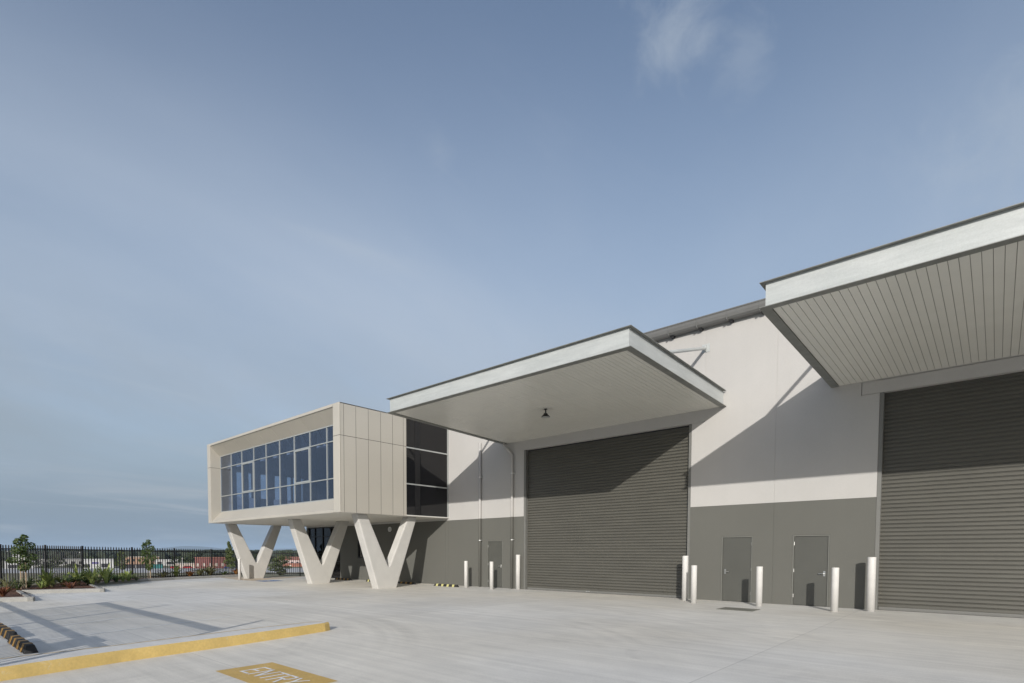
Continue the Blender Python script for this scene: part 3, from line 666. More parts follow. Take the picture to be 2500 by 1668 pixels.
# front jamb faces and reveals
for z0, z1 in ((BB, BM), (BM, BT)):
    cp(MB().box(XR + G, BS, BF, BF + 0.04, z0 + G, z1 - G), 0.003)
    cp(MB().box(BL, XL - G, BF, BF + 0.04, z0 + G, z1 - G), 0.003)
tx = [XL, -32.18, -30.66, -29.22, -27.79, -26.37, -24.97, -23.54, -22.10, XR]
for a, b in zip(tx, tx[1:]):
    cp(MB().box(a + G * 0.5, b - G * 0.5, BF, BF + 0.04, ZI + G, BT - G)); cp(MB().box(a + G * 0.5, b - G * 0.5, BF, BF + 0.04, BB + G, ZS - G))
    cp(MB().prism([(a + G, BF + 0.042, ZI), (a + G, GY, ZT), (a + G, GY, ZT + 0.04), (a + G, BF + 0.042, ZI + 0.04)], (b - a - 2 * G, 0, 0)))
for a, b in ((XL, -28.0), (-28.0, -24.2), (-24.2, XR)):
    cp(MB().prism([(a + G * 0.3, BF + 0.042, ZS), (a + G * 0.3, GY, ZG), (a + G * 0.3, GY, ZG - 0.04), (a + G * 0.3, BF + 0.042, ZS - 0.04)], (b - a - 0.6 * G, 0, 0)))
for x, s in ((XL, -1), (XR, 1)):
    for (z0f, z0b), (z1f, z1b) in (((ZS, ZG), (BM - G, BM - G)), ((BM + G, BM + G), (ZI, ZT))):
        cp(MB().prism([(x, BF + 0.042, z0f), (x, GY, z0b), (x, GY, z1b), (x, BF + 0.042, z1f)], (s * 0.035, 0, 0)))
# roof edge cap, soffit, floor, left wall with a window
m = MB(); m.box(BL, BS, BF + 0.045, WY - 0.004, BT - 0.045, BT - 0.012); m.build('roof', 'roof', pod)
MB().box(BL + 0.004, BS - 0.004, BF + 0.012, WY - 0.004, BB + 0.012, BB + 0.06).build('soffit', 'pod_soffit', pod)
MB().box(BL + 0.12, BS - 0.12, GY + 0.09, WY - 0.06, BB + 0.3, BB + 0.42).build('floor', 'room_mid', pod)
m = MB(); m.box(BL, BL + 0.10, BF + 0.045, WY - 0.004, BB + 0.065, 5.05); m.box(BL, BL + 0.10, BF + 0.045, WY - 0.004, 6.58, BT - 0.05); m.box(BL, BL + 0.10, BF + 0.045, 14.95, 5.05, 6.58); m.box(BL, BL + 0.10, 19.7, WY - 0.004, 5.05, 6.58)
m.build('end_wall', 'clad', pod)
m = MB(); m.box(BL + 0.11, BL + 0.13, GY + 0.2, WY - 0.1, BB + 0.45, 5.04); m.box(BL + 0.11, BL + 0.13, GY + 0.2, WY - 0.1, 6.70, BT - 0.2); m.build('end_lining', 'room', pod)
eg = MB().box(BL + 0.04, BL + 0.048, 14.95, 19.7, 5.05, 6.58).build('end_window', 'clear', pod)
m = MB()
for y in (16.2, 17.6, 18.9): m.box(BL + 0.02, BL + 0.14, y - 0.06, y + 0.06, 5.05, 6.58)
setp(m.build('end_window_mullion', 'room_dark'), eg)
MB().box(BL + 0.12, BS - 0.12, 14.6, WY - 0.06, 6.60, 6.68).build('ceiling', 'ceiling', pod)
MB().box(BL + 0.12, BS - 0.12, 15.0, 15.05, 6.70, 7.80).build('bulkhead', 'room', pod)
MB().box(BL + 0.12, BS - 0.12, 19.80, 19.86, BB + 0.45, 6.58).build('back_partition', 'room_mid', pod)
m = MB()
for x in tx[1:-1]:
    m.box(x - 0.14, x + 0.06, GY + 0.10, GY + 0.34, BB + 0.45, 7.3)
m.build('interior_posts', 'room_black', pod)
m = MB()
for i, x in enumerate(tx[1:-1]): m.tube([(x + 0.10, 14.50, 7.45), (x + 0.85, 14.50, 6.62)], 0.07, 6)
m.build('interior_bracing', 'room_black', pod)
# ribbon window
win = MB(); win.box(XL, XR, GY + 0.002, GY + 0.08, ZG - 0.005, ZG + 0.05); win.box(XL, XR, GY + 0.002, GY + 0.08, ZT - 0.05, ZT + 0.005); win.box(XL, XL + 0.05, GY + 0.002, GY + 0.08, ZG + 0.05, ZT - 0.05); win.box(XR - 0.05, XR, GY + 0.002, GY + 0.08, ZG + 0.05, ZT - 0.05)
win = win.build('ribbon_window', 'mullion', pod)
MX = [-32.06, -30.70, -29.25, -27.85, -26.42, -24.97, -23.53, -22.09]; TZ = [6.62, 4.97]
mm = MB().box(-0.020, 0.020, GY - 0.005, GY + 0.05, ZG + 0.052, ZT - 0.052).mesh('mullion', 'mullion')
for x in MX: o = setp(link('mullion', mm), win); o.location.x = x
for z in TZ: setp(MB().box(XL + 0.05, XR - 0.05, GY - 0.008, GY + 0.05, z - 0.021, z + 0.021).build('transom', 'mullion'), win)
cols = [XL + 0.05] + MX + [XR - 0.05]; rows = [ZG + 0.05, TZ[1], TZ[0], ZT - 0.05]
for i, (a, b) in enumerate(zip(cols, cols[1:])):
    for j, (c, d) in enumerate(zip(rows, rows[1:])):
        ty, tx_ = random.uniform(-0.0022, 0.0022), random.uniform(-0.0022, 0.0022)
        pm_ = MB().box(a + 0.005, b - 0.005, GY + 0.03, GY + 0.038, c + 0.005, d - 0.005, fn=lambda x, y, z: (x, y + ty * (x - a) + tx_ * (z - c), z)); setp(pm_.build('pane', 'pane'), win)
        if j == 1 and i in (2, 6):
            s = MB(); a2, b2, c2, d2 = a + 0.035, b - 0.035, c + 0.03, d - 0.03
            s.box(a2, b2, GY - 0.015, GY + 0.028, c2, c2 + 0.06); s.box(a2, b2, GY - 0.015, GY + 0.028, d2 - 0.06, d2); s.box(a2, a2 + 0.06, GY - 0.015, GY + 0.028, c2 + 0.06, d2 - 0.06); s.box(b2 - 0.06, b2, GY - 0.015, GY + 0.028, c2 + 0.06, d2 - 0.06)
            setp(s.build('opening_sash', 'mullion'), win)
# dark glazed link between the pod and the warehouse wall
lk = MB(); ly0, ly1 = BE + 0.005, WY - 0.004
lk.box(BS - 0.06, BS - 0.006, ly0, ly1, BB + 0.012, BB + 0.07); lk.box(BS - 0.06, BS - 0.006, ly1 - 0.09, ly1, BB + 0.07, BT - 0.05)
for z in (4.90, 6.60): lk.box(BS - 0.06, BS - 0.006, ly0, ly1 - 0.09, z - 0.03, z + 0.03)
lk = lk.build('link_window', 'mullion', pod)
for z0, z1 in ((BB + 0.07, 4.87), (4.93, 6.57), (6.63, BT - 0.05)):
    setp(MB().box(BS - 0.045, BS - 0.035, ly0, ly1 - 0.09, z0, z1).build('pane', 'dark_glass'), lk)
setp(MB().box(BS - 0.034, BS - 0.022, ly0 + 0.55, ly0 + 0.87, BB + 0.07, 4.87).build('spandrel', 'room_black'), lk)
for z0, z1 in ((4.93, 6.57), (6.63, BT - 0.05)): setp(MB().box(BS - 0.034, BS - 0.022, ly0 + 0.55, ly0 + 0.87, z0, z1).build('spandrel', 'room_black'), lk)
# V columns
VP = [(15.75, -0.05), (16.84, -0.05), (18.16, BB + 0.02), (17.60, BB + 0.02), (16.46, 1.06), (16.40, 1.00), (16.34, 1.06), (15.17, BB + 0.02), (14.60, BB + 0.02)]
for x, lab in ((-20.58, 'V column nearest the camera'), (-26.3, 'middle V column'), (-33.9, 'V column furthest from the camera')):
    m = MB().prism([(x, y, z) for y, z in VP], (-0.46, 0, 0))
    o = m.build('v_column', 'column', pod, bevel=0.05, seg=2); o['label'] = 'pale rendered ' + lab

# ------------------------------------------------------------------ bollards
def bollard(x, y, h, r, label):
    m = MB().tube([(x, y, 0), (x, y, h - 0.02), (x, y, h - 0.005), (x, y, h)], [r, r, r * 0.97, r * 0.86], 28)
    o = m.build('bollard', 'bollard', smooth=False)
    for p in o.data.polygons:
        if len(p.vertices) == 4: p.use_smooth = True
    o.data.transform(Matrix.Translation((-x, -y, 0))); o.location = (x, y, 0)
    tag(o, label, 'bollard', 'white steel bollards')
for b in [(-18.14, 19.05, 1.26, 0.085, 'short white bollard left of the leftmost grey door, beside a striped wheel stop'), (-16.43, 18.92, 1.25, 0.085, 'short white bollard in front of the leftmost grey door'),
          (-15.60, 19.78, 1.56, 0.10, 'tall white bollard at the left jamb of the complete roller door'), (-7.84, 19.29, 1.556, 0.10, 'tall white bollard at the right jamb of the complete roller door, lower half shaded'),
          (-7.25, 18.57, 1.245, 0.092, 'short white bollard beside the tall one at the right of the complete roller door'), (-5.32, 18.79, 1.24, 0.092, 'short white bollard between the two right-hand grey doors'),
          (-3.30, 18.61, 1.25, 0.092, 'short white bollard right of the rightmost grey door'), (-2.58, 19.45, 1.545, 0.105, 'tall white bollard at the left jamb of the cut-off roller door'),
          (-33.21, 14.97, 1.26, 0.085, 'white bollard beside the furthest V column near the fence')]: bollard(*b)
# ------------------------------------------------------------------ wheel stops
def wheel_stop(x0, x1, y, ymat, label, grp, h=0.11, w=0.16):
    c = ((x0 + x1) / 2, y, 0); t = thing('wheel_stop', label, 'wheel stop', c, grp)
    prof = [(-w / 2, 0), (w / 2, 0), (w * 0.28, h), (-w * 0.28, h)]
    L = x1 - x0
    m = MB()
    e = 0.06
    a = [(x0, y + p, q) for p, q in prof]; a2 = [(x0 + e if q > 0 else x0, y + p, q) for p, q in prof]; b2 = [(x1 - e if q > 0 else x1, y + p, q) for p, q in prof]
    m.v = a2 + b2; m.f = [(0, 1, 2, 3), (7, 6, 5, 4)] + [(i, (i + 1) % 4, 4 + (i + 1) % 4, 4 + i) for i in range(4)]
    m.build('rubber_body', 'rubber', t, bevel=0.006)
    n = 4; seg = L / (2 * n + 0.8); k = 1.003
    pr = [(p * 1.05 + (0), q + 0.003 if q > 0 else 0.002) for p, q in prof]
    for i in range(n):
        s = x0 + seg * (0.9 + 2 * i)
        MB().prism([(s, y + p, q) for p, q in pr], (seg * 0.75, 0, 0)).build('reflective_strip', ymat, t)
wheel_stop(-29.1, -27.45, 19.05, 'reflect', 'black wheel stop with orange strips behind the middle V column', 'wheel stops along the wall')
wheel_stop(-25.95, -24.3, 19.05, 'reflect2', 'yellow striped wheel stop partly hidden left of the nearest V column', 'wheel stops along the wall')
wheel_stop(-23.4, -21.72, 19.02, 'reflect', 'black wheel stop with orange strips at the right of the nearest V column', 'wheel stops along the wall')
wheel_stop(-20.25, -18.6, 19.0, 'reflect2', 'yellow striped wheel stop lying below the wall joint near a bollard', 'wheel stops along the wall')
wheel_stop(-13.42, -11.62, 1.68, 'reflect', 'black and yellow wheel stop nearest the yellow kerb in the striped shade', 'wheel stops in the car park', 0.135, 0.20)
wheel_stop(-15.95, -13.75, 1.72, 'reflect', 'black and yellow wheel stop cut by the left picture edge', 'wheel stops in the car park', 0.135, 0.20)
# drain grate
t = thing('drain_grate', 'flat metal drain cover set in the concrete before the grey doors', 'grate', (-5.47, 17.35, 0))
m = MB(); m.box(-5.96, -4.98, 16.97, 17.03, -0.01, 0.010); m.box(-5.96, -4.98, 17.70, 17.76, -0.01, 0.010); m.box(-5.96, -5.90, 17.03, 17.70, -0.01, 0.010); m.box(-5.04, -4.98, 17.03, 17.70, -0.01, 0.010); m.build('rim', 'grate', t)
MB().box(-5.90, -5.04, 17.03, 17.70, -0.01, 0.005).build('cover_plate', 'grate', t)

# ------------------------------------------------------------------ palisade fence
fe = thing('palisade_fence', 'black steel palisade fence along the planted edge of the car park', 'fence', (-36, 10, 0))
HF = 1.9
pk = MB(); w_ = 0.018; pk.box(-w_, w_, -w_, w_, 0.06, HF - 0.05); b0 = len(pk.v); pk.v += [(-w_, -w_, HF - 0.05), (w_, -w_, HF - 0.05), (w_, w_, HF - 0.05), (-w_, w_, HF - 0.05), (0, 0, HF)]
pk.f += [(b0, b0 + 1, b0 + 4), (b0 + 1, b0 + 2, b0 + 4), (b0 + 2, b0 + 3, b0 + 4), (b0 + 3, b0, b0 + 4)]
pkm = pk.mesh('picket', 'fence'); psm = MB().box(-0.04, 0.04, -0.035, 0.035, -0.3, HF + 0.01).mesh('post', 'fence')
def fchild(nm, d, x, y, z, rz=0):
    o = link(nm, d); o.parent = fe; o.matrix_parent_inverse = Matrix.Translation(-fe.location); o.location = (x, y, z); o.rotation_euler.z = rz; return o
for i, (a, b) in enumerate(zip(FENCE, FENCE[1:])):
    A, B = Vector(a), Vector(b); d = B - A; ang = math.atan2(d.y, d.x); L = Vector((d.x, d.y)).length
    fchild('post', psm, A.x, A.y, A.z - HF, ang)
    n = max(2, int(round(L / 0.157)))
    for k in range(1, n):
        p = A.lerp(B, k / n); fchild('picket', pkm, p.x, p.y, p.z - HF + random.uniform(-0.004, 0.004), ang)
    for zz in (0.16, HF - 0.20):
        nrm = Vector((-d.y, d.x, 0)).normalized() * 0.022
        rm = MB().prism([tuple(A + nrm + Vector((0, 0, q - HF))) for q in (zz - 0.03, zz + 0.03)] + [tuple(A + nrm * 1.9 + Vector((0, 0, q - HF))) for q in (zz + 0.03, zz - 0.03)], d).build('rail', 'fence'); rm.parent = fe; rm.matrix_parent_inverse = Matrix.Translation(-fe.location)
fchild('post', psm, FENCE[-1][0], FENCE[-1][1], FENCE[-1][2] - HF, 0)
# sliding gate out of frame at the left; its shadow crosses the parking bays
gt = thing('sliding_gate', 'black picket sliding gate beside the parking bays, seen by its long striped shadow', 'gate', (-14, 0.3, 0))
GYY = 0.30; cot = 1 / 0.396
def gchild(mb, nm): return mb.build(nm, 'fence', gt)
gchild(MB().box(-18.4, -9.15, GYY - 0.03, GYY + 0.03, 1.78, 1.93), 'top_rail'); gchild(MB().box(-22.6, -9.15, GYY - 0.025, GYY + 0.025, 0.89, 0.98), 'mid_rail'); gchild(MB().box(-22.6, -9.15, GYY - 0.03, GYY + 0.03, 0.10, 0.20), 'bottom_rail')
gm = MB().box(-0.020, 0.020, GYY - 0.014, GYY + 0.014, 0.2, 1.80).mesh('picket', 'fence')
k = -18.3
while k < -9.2:
    o = link('picket', gm); o.parent = gt; o.matrix_parent_inverse = Matrix.Translation(-gt.location); o.location.x = k; k += 0.165
for x, h in ((-18.42, 2.05), (-15.2, 2.40), (-9.12, 2.46), (-22.65, 1.0)): gchild(MB().box(x - 0.045, x + 0.045, GYY - 0.12, GYY - 0.035, 0, h), 'gate_post')
gchild(MB().box(-11.45, -10.5, GYY - 0.05, GYY - 0.036, 0.60, 1.06), 'gate_sign')

# ------------------------------------------------------------------ planting
def strap_plant(x, y, z, h, n, spread, mat, name, label, cat='plant', group=None, width=0.05, droop=0.5):
    m = MB()
    for i in range(n):
        a = random.uniform(0, 6.283); el = random.uniform(0.05, 1.0)
        L = h * random.uniform(0.7, 1.12); out = spread * (1.2 - el) * random.uniform(0.8, 1.3); w = width * random.uniform(0.7, 1.2)
        d = Vector((math.cos(a), math.sin(a), 0)); sd = Vector((-d.y, d.x, 0)); b = len(m.v); S = 5
        for k in range(S + 1):
            t = k / S; ww = w * (0.55 + 0.9 * t if t < 0.4 else 0.91 * (1 - (t - 0.4) / 0.62) ** 0.75)
            c = d * (0.04 + out * (t ** 1.25)) + Vector((0, 0, L * (t - droop * (1.25 - el) * t ** 3)))
            for s, up in ((-1, ww * 0.5), (0, 0), (1, ww * 0.5)): m.v.append(tuple(c + sd * (s * ww) + Vector((0, 0, up * 0.8)) - d * 0.0))
        for k in range(S):
            q = b + k * 3; m.f += [(q, q + 1, q + 4, q + 3), (q + 1, q + 2, q + 5, q + 4)]
    me = bpy.data.meshes.new(name); me.from_pydata(m.v, [], m.f); me.materials.append(M[mat])
    o = link(name, me); o.location = (x, y, z); return tag(o, label, cat, group)
NAMES = 'first second third fourth fifth sixth seventh eighth'.split()
row = [(x, y, h * 1.25, n_, s_ * 1.25) for (x, y, h, n_, s_) in [(-30.43, 5.01, 0.85, 22, 0.55), (-31.0, 5.75, 0.60, 26, 0.65), (-31.9, 6.5, 0.95, 20, 0.55), (-31.6, 6.85, 0.55, 22, 0.6), (-31.3, 6.95, 0.95, 20, 0.6), (-32.3, 7.75, 1.05, 24, 0.6), (-33.3, 8.45, 0.5, 20, 0.45), (-34.0, 9.2, 0.62, 22, 0.4)]]
for i, (x, y, h, n_, s) in enumerate(row):
    dark = i in (1, 3, 6)
    strap_plant(x, y, 0.1, h, n_, s, 'strap_dark' if dark and i != 1 else 'strap', 'spear_lily', f'{"low dark" if dark else "upright bright"} green strap-leaf plant, {NAMES[i]} from the staked tree along the mulch bed', group='strap-leaf plants in the mulch bed', width=0.075)
fill = [(-29.9, 4.75, 0.55), (-30.9, 5.3, 0.7), (-31.5, 6.2, 0.62), (-32.1, 7.0, 0.7), (-32.7, 7.5, 0.6), (-33.0, 8.0, 0.72), (-33.7, 8.85, 0.6), (-34.4, 9.7, 0.5), (-32.6, 6.6, 0.9), (-33.4, 7.2, 0.8)]
for k, (x, y, h) in enumerate(fill):
    strap_plant(x, y, 0.1, h, 26, 0.55, ('strap', 'strap_grey', 'strap_dark')[k % 3], 'tussock', ('bright', 'pale', 'dark')[k % 3] + f' leafy tussock, {NAMES[k // 3]} of its tone from the staked tree', group=('bright', 'pale', 'dark')[k % 3] + ' tussocks in the mulch bed', width=0.035, droop=0.6)
strap_plant(-28.6, 5.55, 0.1, 0.5, 30, 0.55, 'strap_red', 'bromeliad', 'spiky bronze-red plant at the front of the mulch bed', width=0.035)
strap_plant(-25.6, 2.95, 0.1, 0.5, 30, 0.45, 'strap_red', 'bromeliad', 'spiky red plant at the left picture edge behind the kerb', width=0.04)
strap_plant(-28.5, 3.45, 0.1, 1.0, 34, 1.0, 'strap_grey', 'grass_tussock', 'tall arching grass clump at the left picture edge', width=0.02, droop=0.9)
strap_plant(-29.6, 3.9, 0.1, 0.75, 30, 0.9, 'strap_dark', 'grass_tussock', 'dark drooping grass clump beneath the staked tree', width=0.02, droop=0.9)
strap_plant(-31.2, 4.5, 0.1, 0.7, 30, 0.6, 'strap_dark', 'grass_tussock', 'dark grass clump against the fence behind the staked tree', width=0.025, droop=0.7)
far = [(-37.0, 11.9, 0.5, 26, 0.7, 'strap_grey', 'pale grass clump left of the small bright spear plant by the fence'), (-37.1, 12.7, 0.85, 16, 0.45, 'strap', 'small bright spear plant beside a fence post'), (-37.3, 13.6, 0.45, 26, 0.5, 'strap_orange', 'low orange-leaved plant by the fence'),
       (-37.6, 14.3, 0.65, 30, 0.8, 'strap_grey', 'pale arching grass clump right of the orange plant'), (-37.7, 15.0, 0.75, 30, 0.9, 'strap_grey', 'larger pale grass clump before a fence post'), (-38.0, 16.9, 0.5, 22, 0.4, 'strap_orange', 'small orange-leaved plant by the conical tree'), (-37.4, 15.8, 0.35, 20, 0.5, 'strap_dark', 'low dark grass clump between the pale clump and conical tree')]
for (x, y, h, n_, s, mt, lab) in far: strap_plant(x, y, 0.1, h * 1.2, n_, s * 1.1, mt, 'garden_plant', lab, group='plants along the far fence', width=0.06)

def leaf_crown(mb, blobs, n, size):
    for i in range(n):
        c, r = random.choice(blobs); 
        while True:
            v = Vector((random.uniform(-1, 1), random.uniform(-1, 1), random.uniform(-1, 1)))
            if 0.15 < v.length < 1: break
        v = v.normalized() * v.length ** 0.6
        p = Vector(c) + Vector((v.x * r[0], v.y * r[1], v.z * r[2]))
        u = Vector((random.gauss(0, 1), random.gauss(0, 1), random.gauss(0, 0.6))).normalized(); w = u.cross(Vector((random.gauss(0, 1), random.gauss(0, 1), random.gauss(0, 1)))).normalized()
        s = size * random.uniform(0.6, 1.3); nn = u.cross(w) * s * 0.15
        mb.quad(p - u * s, p + w * s * 0.42 + nn, p + u * s, p - w * s * 0.42 + nn)
def sapling(x, y, z0, top, crown0, width, lmat, label, stakes=0, lean=0.0, n=520, size=0.05, conical=False, name='young_tree', blobn=9):
    t = thing(name, label, 'tree', (x, y, z0), 'young trees by the fence')
    m = MB(); pts = [(x, y, z0 - 0.05), (x + lean * 0.3, y, (z0 + crown0) / 2), (x + lean * 0.6, y, crown0 + 0.2), (x + lean, y, top - 0.15)]
    m.tube(pts, [0.022, 0.019, 0.014, 0.004], 7); Hh = top - crown0
    blobs = []
    for k in range(blobn):
        t_ = (k + 0.5) / blobn; zz = crown0 + Hh * t_; taper = (1 - 0.75 * t_) if conical else (0.55 + 0.9 * math.sin(math.pi * min(1, t_ * 0.85 + 0.12)) * 0.55 if t_ < 0.75 else 0.55)
        a = k * 2.4; rr = width * 0.28 * taper; c = (x + lean * t_ + math.cos(a) * rr, y + math.sin(a) * rr, zz); r = width * (0.30 if not conical else 0.34) * taper
        blobs.append((c, (r, r, max(0.07, Hh / blobn * 1.05))))
        m.tube([(x + lean * t_ * 0.8, y, zz - 0.12), c], [0.007, 0.003], 5)
    m.build('trunk', 'bark', t)
    lm = MB(); leaf_crown(lm, blobs, n, size); lm.build('crown', lmat, t)
    for k in range(stakes):
        sx = x + (0.10, -0.12)[k % 2]; sy = y + (0.08, -0.06)[k % 2]
        MB().box(sx - 0.02, sx + 0.02, sy - 0.02, sy + 0.02, z0 - 0.05, z0 + 1.15).build('stake', 'stake', t)
sapling(-29.84, 4.12, 0.1, 2.33, 0.95, 0.95, 'leaf', 'young staked tree standing before the fence near the left picture edge', 2, 0.05, 1300, 0.062)
sapling(-39.4, 10.3, -0.2, 1.72, 0.65, 0.75, 'leaf2', 'small bright green tree behind the fence pickets', 0, 0, 500, 0.065)
sapling(-35.9, 10.75, 0.1, 2.32, 0.72, 0.85, 'leaf', 'slender leaning tree before the fence where the shaded kerb ends', 1, -0.12, 1000, 0.065)
sapling(-38.0, 16.45, 0.1, 2.32, 0.62, 0.85, 'leaf2', 'dense conical young tree beside the furthest V column', 0, 0, 1600, 0.06, True, blobn=11)
sapling(-42.2, 22.3, -0.35, 1.25, -0.1, 1.7, 'leaf2', 'broad leafy bush behind the fence between two V columns', 0, 0, 1500, 0.085, name='bush')

# ------------------------------------------------------------------ valley: distant yard, buildings, trees, hills
GZ = -6.5
def fd(d, l): return (FX * d + RX * l, FY * d + RY * l)
ypts = [fd(150, -180), fd(276, -330), fd(276, -60), fd(150, -30)]
struct(sheet('distant_yard', ypts, GZ + 0.06, 'far_yard'))
def fmat(name, c, rough=0.7):
    if name not in M: M[name] = plain(name, c, rough, var=0.10, scale=0.4, fine=4)
    return name
fmat('far_white', (0.52, 0.52, 0.51)); fmat('far_orange', (0.36, 0.23, 0.16)); fmat('far_red', (0.22, 0.085, 0.075)); fmat('far_dark', (0.03, 0.03, 0.035)); fmat('far_teal', (0.03, 0.16, 0.16))
fmat('far_cream', (0.52, 0.46, 0.40)); fmat('far_brick', (0.32, 0.13, 0.09)); fmat('far_roof', (0.33, 0.32, 0.31)); fmat('far_purple', (0.12, 0.10, 0.25)); fmat('far_pink', (0.58, 0.47, 0.45)); fmat('car_red', (0.35, 0.02, 0.02), 0.3); fmat('car_blue', (0.05, 0.06, 0.2), 0.3)
def building(name, label, x, y, w, h, wall, roof, wins=(), depth=14, rz=None, cat='building', roofh=0.35, pitched=0.0, group='far industrial buildings'):
    rz = math.atan2(-x, y) if rz is None else rz     # long side across the valley
    t = thing(name, label, cat, (x, y, GZ), group); t.rotation_euler.z = rz
    def ch(mb, nm, mt, parent=None):
        o = mb.build(nm, mt); o.parent = parent or t; return o
    wl = ch(MB().box(-w / 2, w / 2, 0, depth, -0.5, h), 'wall', wall)
    r = MB()
    if pitched: r.prism([(-w / 2 - 0.4, -0.4, h), (-w / 2 - 0.4, depth + 0.4, h), (-w / 2 - 0.4, depth / 2, h + pitched)], (w + 0.8, 0, 0))
    else: r.box(-w / 2 - 0.25, w / 2 + 0.25, -0.25, depth + 0.25, h, h + roofh)
    ch(r, 'roof', roof)
    for (a, b, c, d, mt) in wins: ch(MB().box(-w / 2 + a * w, -w / 2 + b * w, -0.06, 0.05, c * h, d * h), 'window', mt)
    return t
D = 'far_dark'
building('shed', 'long low white shed with dark openings seen through the fence pickets', -389.4, 68.5, 27, 3.6, 'far_white', 'far_white', [(k / 8 + 0.03, k / 8 + 0.09, 0.25, 0.7, D) for k in range(8)])
building('shed', 'white shed with a purple sign band seen through the fence', -317.3, 72.9, 13, 4.2, 'far_white', 'far_white', [(0.05, 0.25, 0.1, 0.5, D), (0.3, 0.52, 0.52, 0.75, 'far_purple'), (0.6, 0.82, 0.1, 0.55, D)])
building('shed', 'white low shed behind the staked tree at the left', -336.8, 45.4, 11, 3.2, 'far_white', 'far_roof', [(0.1, 0.4, 0.1, 0.6, D), (0.55, 0.9, 0.1, 0.6, D)])
building('brick_building', 'orange brick building with dark windows behind the slender tree', -386.4, 112.6, 18, 4.7, 'far_orange', 'far_cream', [(k / 6 + 0.04, k / 6 + 0.11, 0.45, 0.75, D) for k in range(6)])
building('brick_building', 'deep red brick building seen through the fence left of the conical tree', -277.6, 110.8, 14, 5.1, 'far_red', 'far_brick', [(k / 5 + 0.05, k / 5 + 0.13, 0.2, 0.5, 'far_cream') for k in range(5)])
building('brick_building', 'red roofed pale building seen between two V columns', -291.3, 162.0, 15, 3.4, 'far_pink', 'far_brick', [(k / 5 + 0.05, k / 5 + 0.13, 0.3, 0.7, D) for k in range(5)], pitched=1.8)
building('shed', 'low white building between the orange and red brick ones', -353.5, 115.7, 12, 3.2, 'far_white', 'far_white', [(0.1, 0.3, 0.2, 0.7, D), (0.5, 0.8, 0.2, 0.7, D)])
building('shed', 'low cream wall building left of the red brick one', -290.0, 104.2, 10, 2.0, 'far_cream', 'far_cream', [(0.55, 0.7, 0.1, 0.6, D)])
building('brick_building', 'brick wall block low between two V columns', -276.0, 154.5, 12, 1.4, 'far_brick', 'far_brick', [(0.3, 0.4, 0.2, 0.7, 'far_cream')])
building('shipping_container', 'teal container parked below the orange brick building', -293.1, 91.5, 4.9, 2.0, 'far_teal', 'far_teal', [(0.3, 0.33, 0.1, 0.9, D)], depth=2.4, cat='container', roofh=0.08, group='parked in the far yard')
building('shipping_container', 'dark container row left of the teal container', -304.1, 85.5, 12.0, 1.9, 'far_dark', 'far_dark', [(0.5, 0.52, 0.1, 0.9, 'far_roof')], depth=2.4, cat='container', roofh=0.08, group='parked in the far yard')
def far_car(x, y, mt, label):
    t = thing('parked_car', label, 'car', (x, y, GZ + 0.06), 'cars in the far yard'); t.rotation_euler.z = math.atan2(-x, y)
    o = MB().prism([(-2.1, 0, 0.3), (2.1, 0, 0.3), (2.1, 0, 0.8), (1.3, 0, 0.9), (0.7, 0, 1.4), (-1.1, 0, 1.42), (-1.8, 0, 0.95), (-2.1, 0, 0.85)], (0, 1.7, 0)).build('body', mt); o.parent = t
    o = MB().prism([(0.62, 0, 1.34), (1.15, 0, 0.93), (-1.55, 0, 0.95), (-1.1, 0, 1.36)], (0, 1.74, 0)).build('side_window', 'far_dark'); o.location.y = -0.02; o.parent = t
    for wx in (-1.35, 1.35):
        o = MB().tube([(wx, -0.03, 0.32), (wx, 0.2, 0.32)], 0.32, 12).build('wheel', 'far_dark'); o.parent = t
far_car(-278.5, 100.4, 'car_red', 'small red car parked before the low cream building'); far_car(-281.5, 96.0, 'car_red', 'red car parked beside the teal container'); far_car(-262.0, 113.0, 'car_blue', 'dark blue car parked right of the red brick building')
for (x, y, h, lab) in ((-287.6, 101.3, 5.2, 'grey lamp pole standing in the far yard'), (-340.0, 161.0, 7.2, 'pale lamp pole seen in the notch of the furthest V column')):
    t = thing('lamp_pole', lab, 'lamp', (x, y, GZ)); o = MB().tube([(0, 0, 0), (0, 0, h)], [0.14, 0.09], 8).build('pole', 'far_white'); o.parent = t; o = MB().box(-0.9, 0.9, -0.1, 0.1, h - 0.15, h).build('lamp_arm', 'far_white'); o.parent = t
def far_tree(x, y, h, w, label, mat='fartree'):
    t = thing('far_tree', label, 'tree', (x, y, GZ), 'trees in the valley')
    m = MB().tube([(x, y, GZ - 0.2), (x, y, GZ + h * 0.7)], [0.18, 0.06], 6); bl = []
    for k in range(10):
        a = k * 2.4; f_ = (k + 0.5) / 10; r = w * 0.30 * math.sin(math.pi * (0.25 + 0.65 * f_))
        c = (x + math.cos(a) * r, y + math.sin(a) * r, GZ + h * (0.25 + 0.68 * f_)); bl.append((c, (w * 0.24, w * 0.24, h * 0.13))); m.tube([(x, y, c[2] - h * 0.1), c], [0.05, 0.02], 5)
    m.build('trunk', 'bark', t); lm = MB(); leaf_crown(lm, bl, 420, 0.42 * w / 6); lm.build('crown', mat, t)
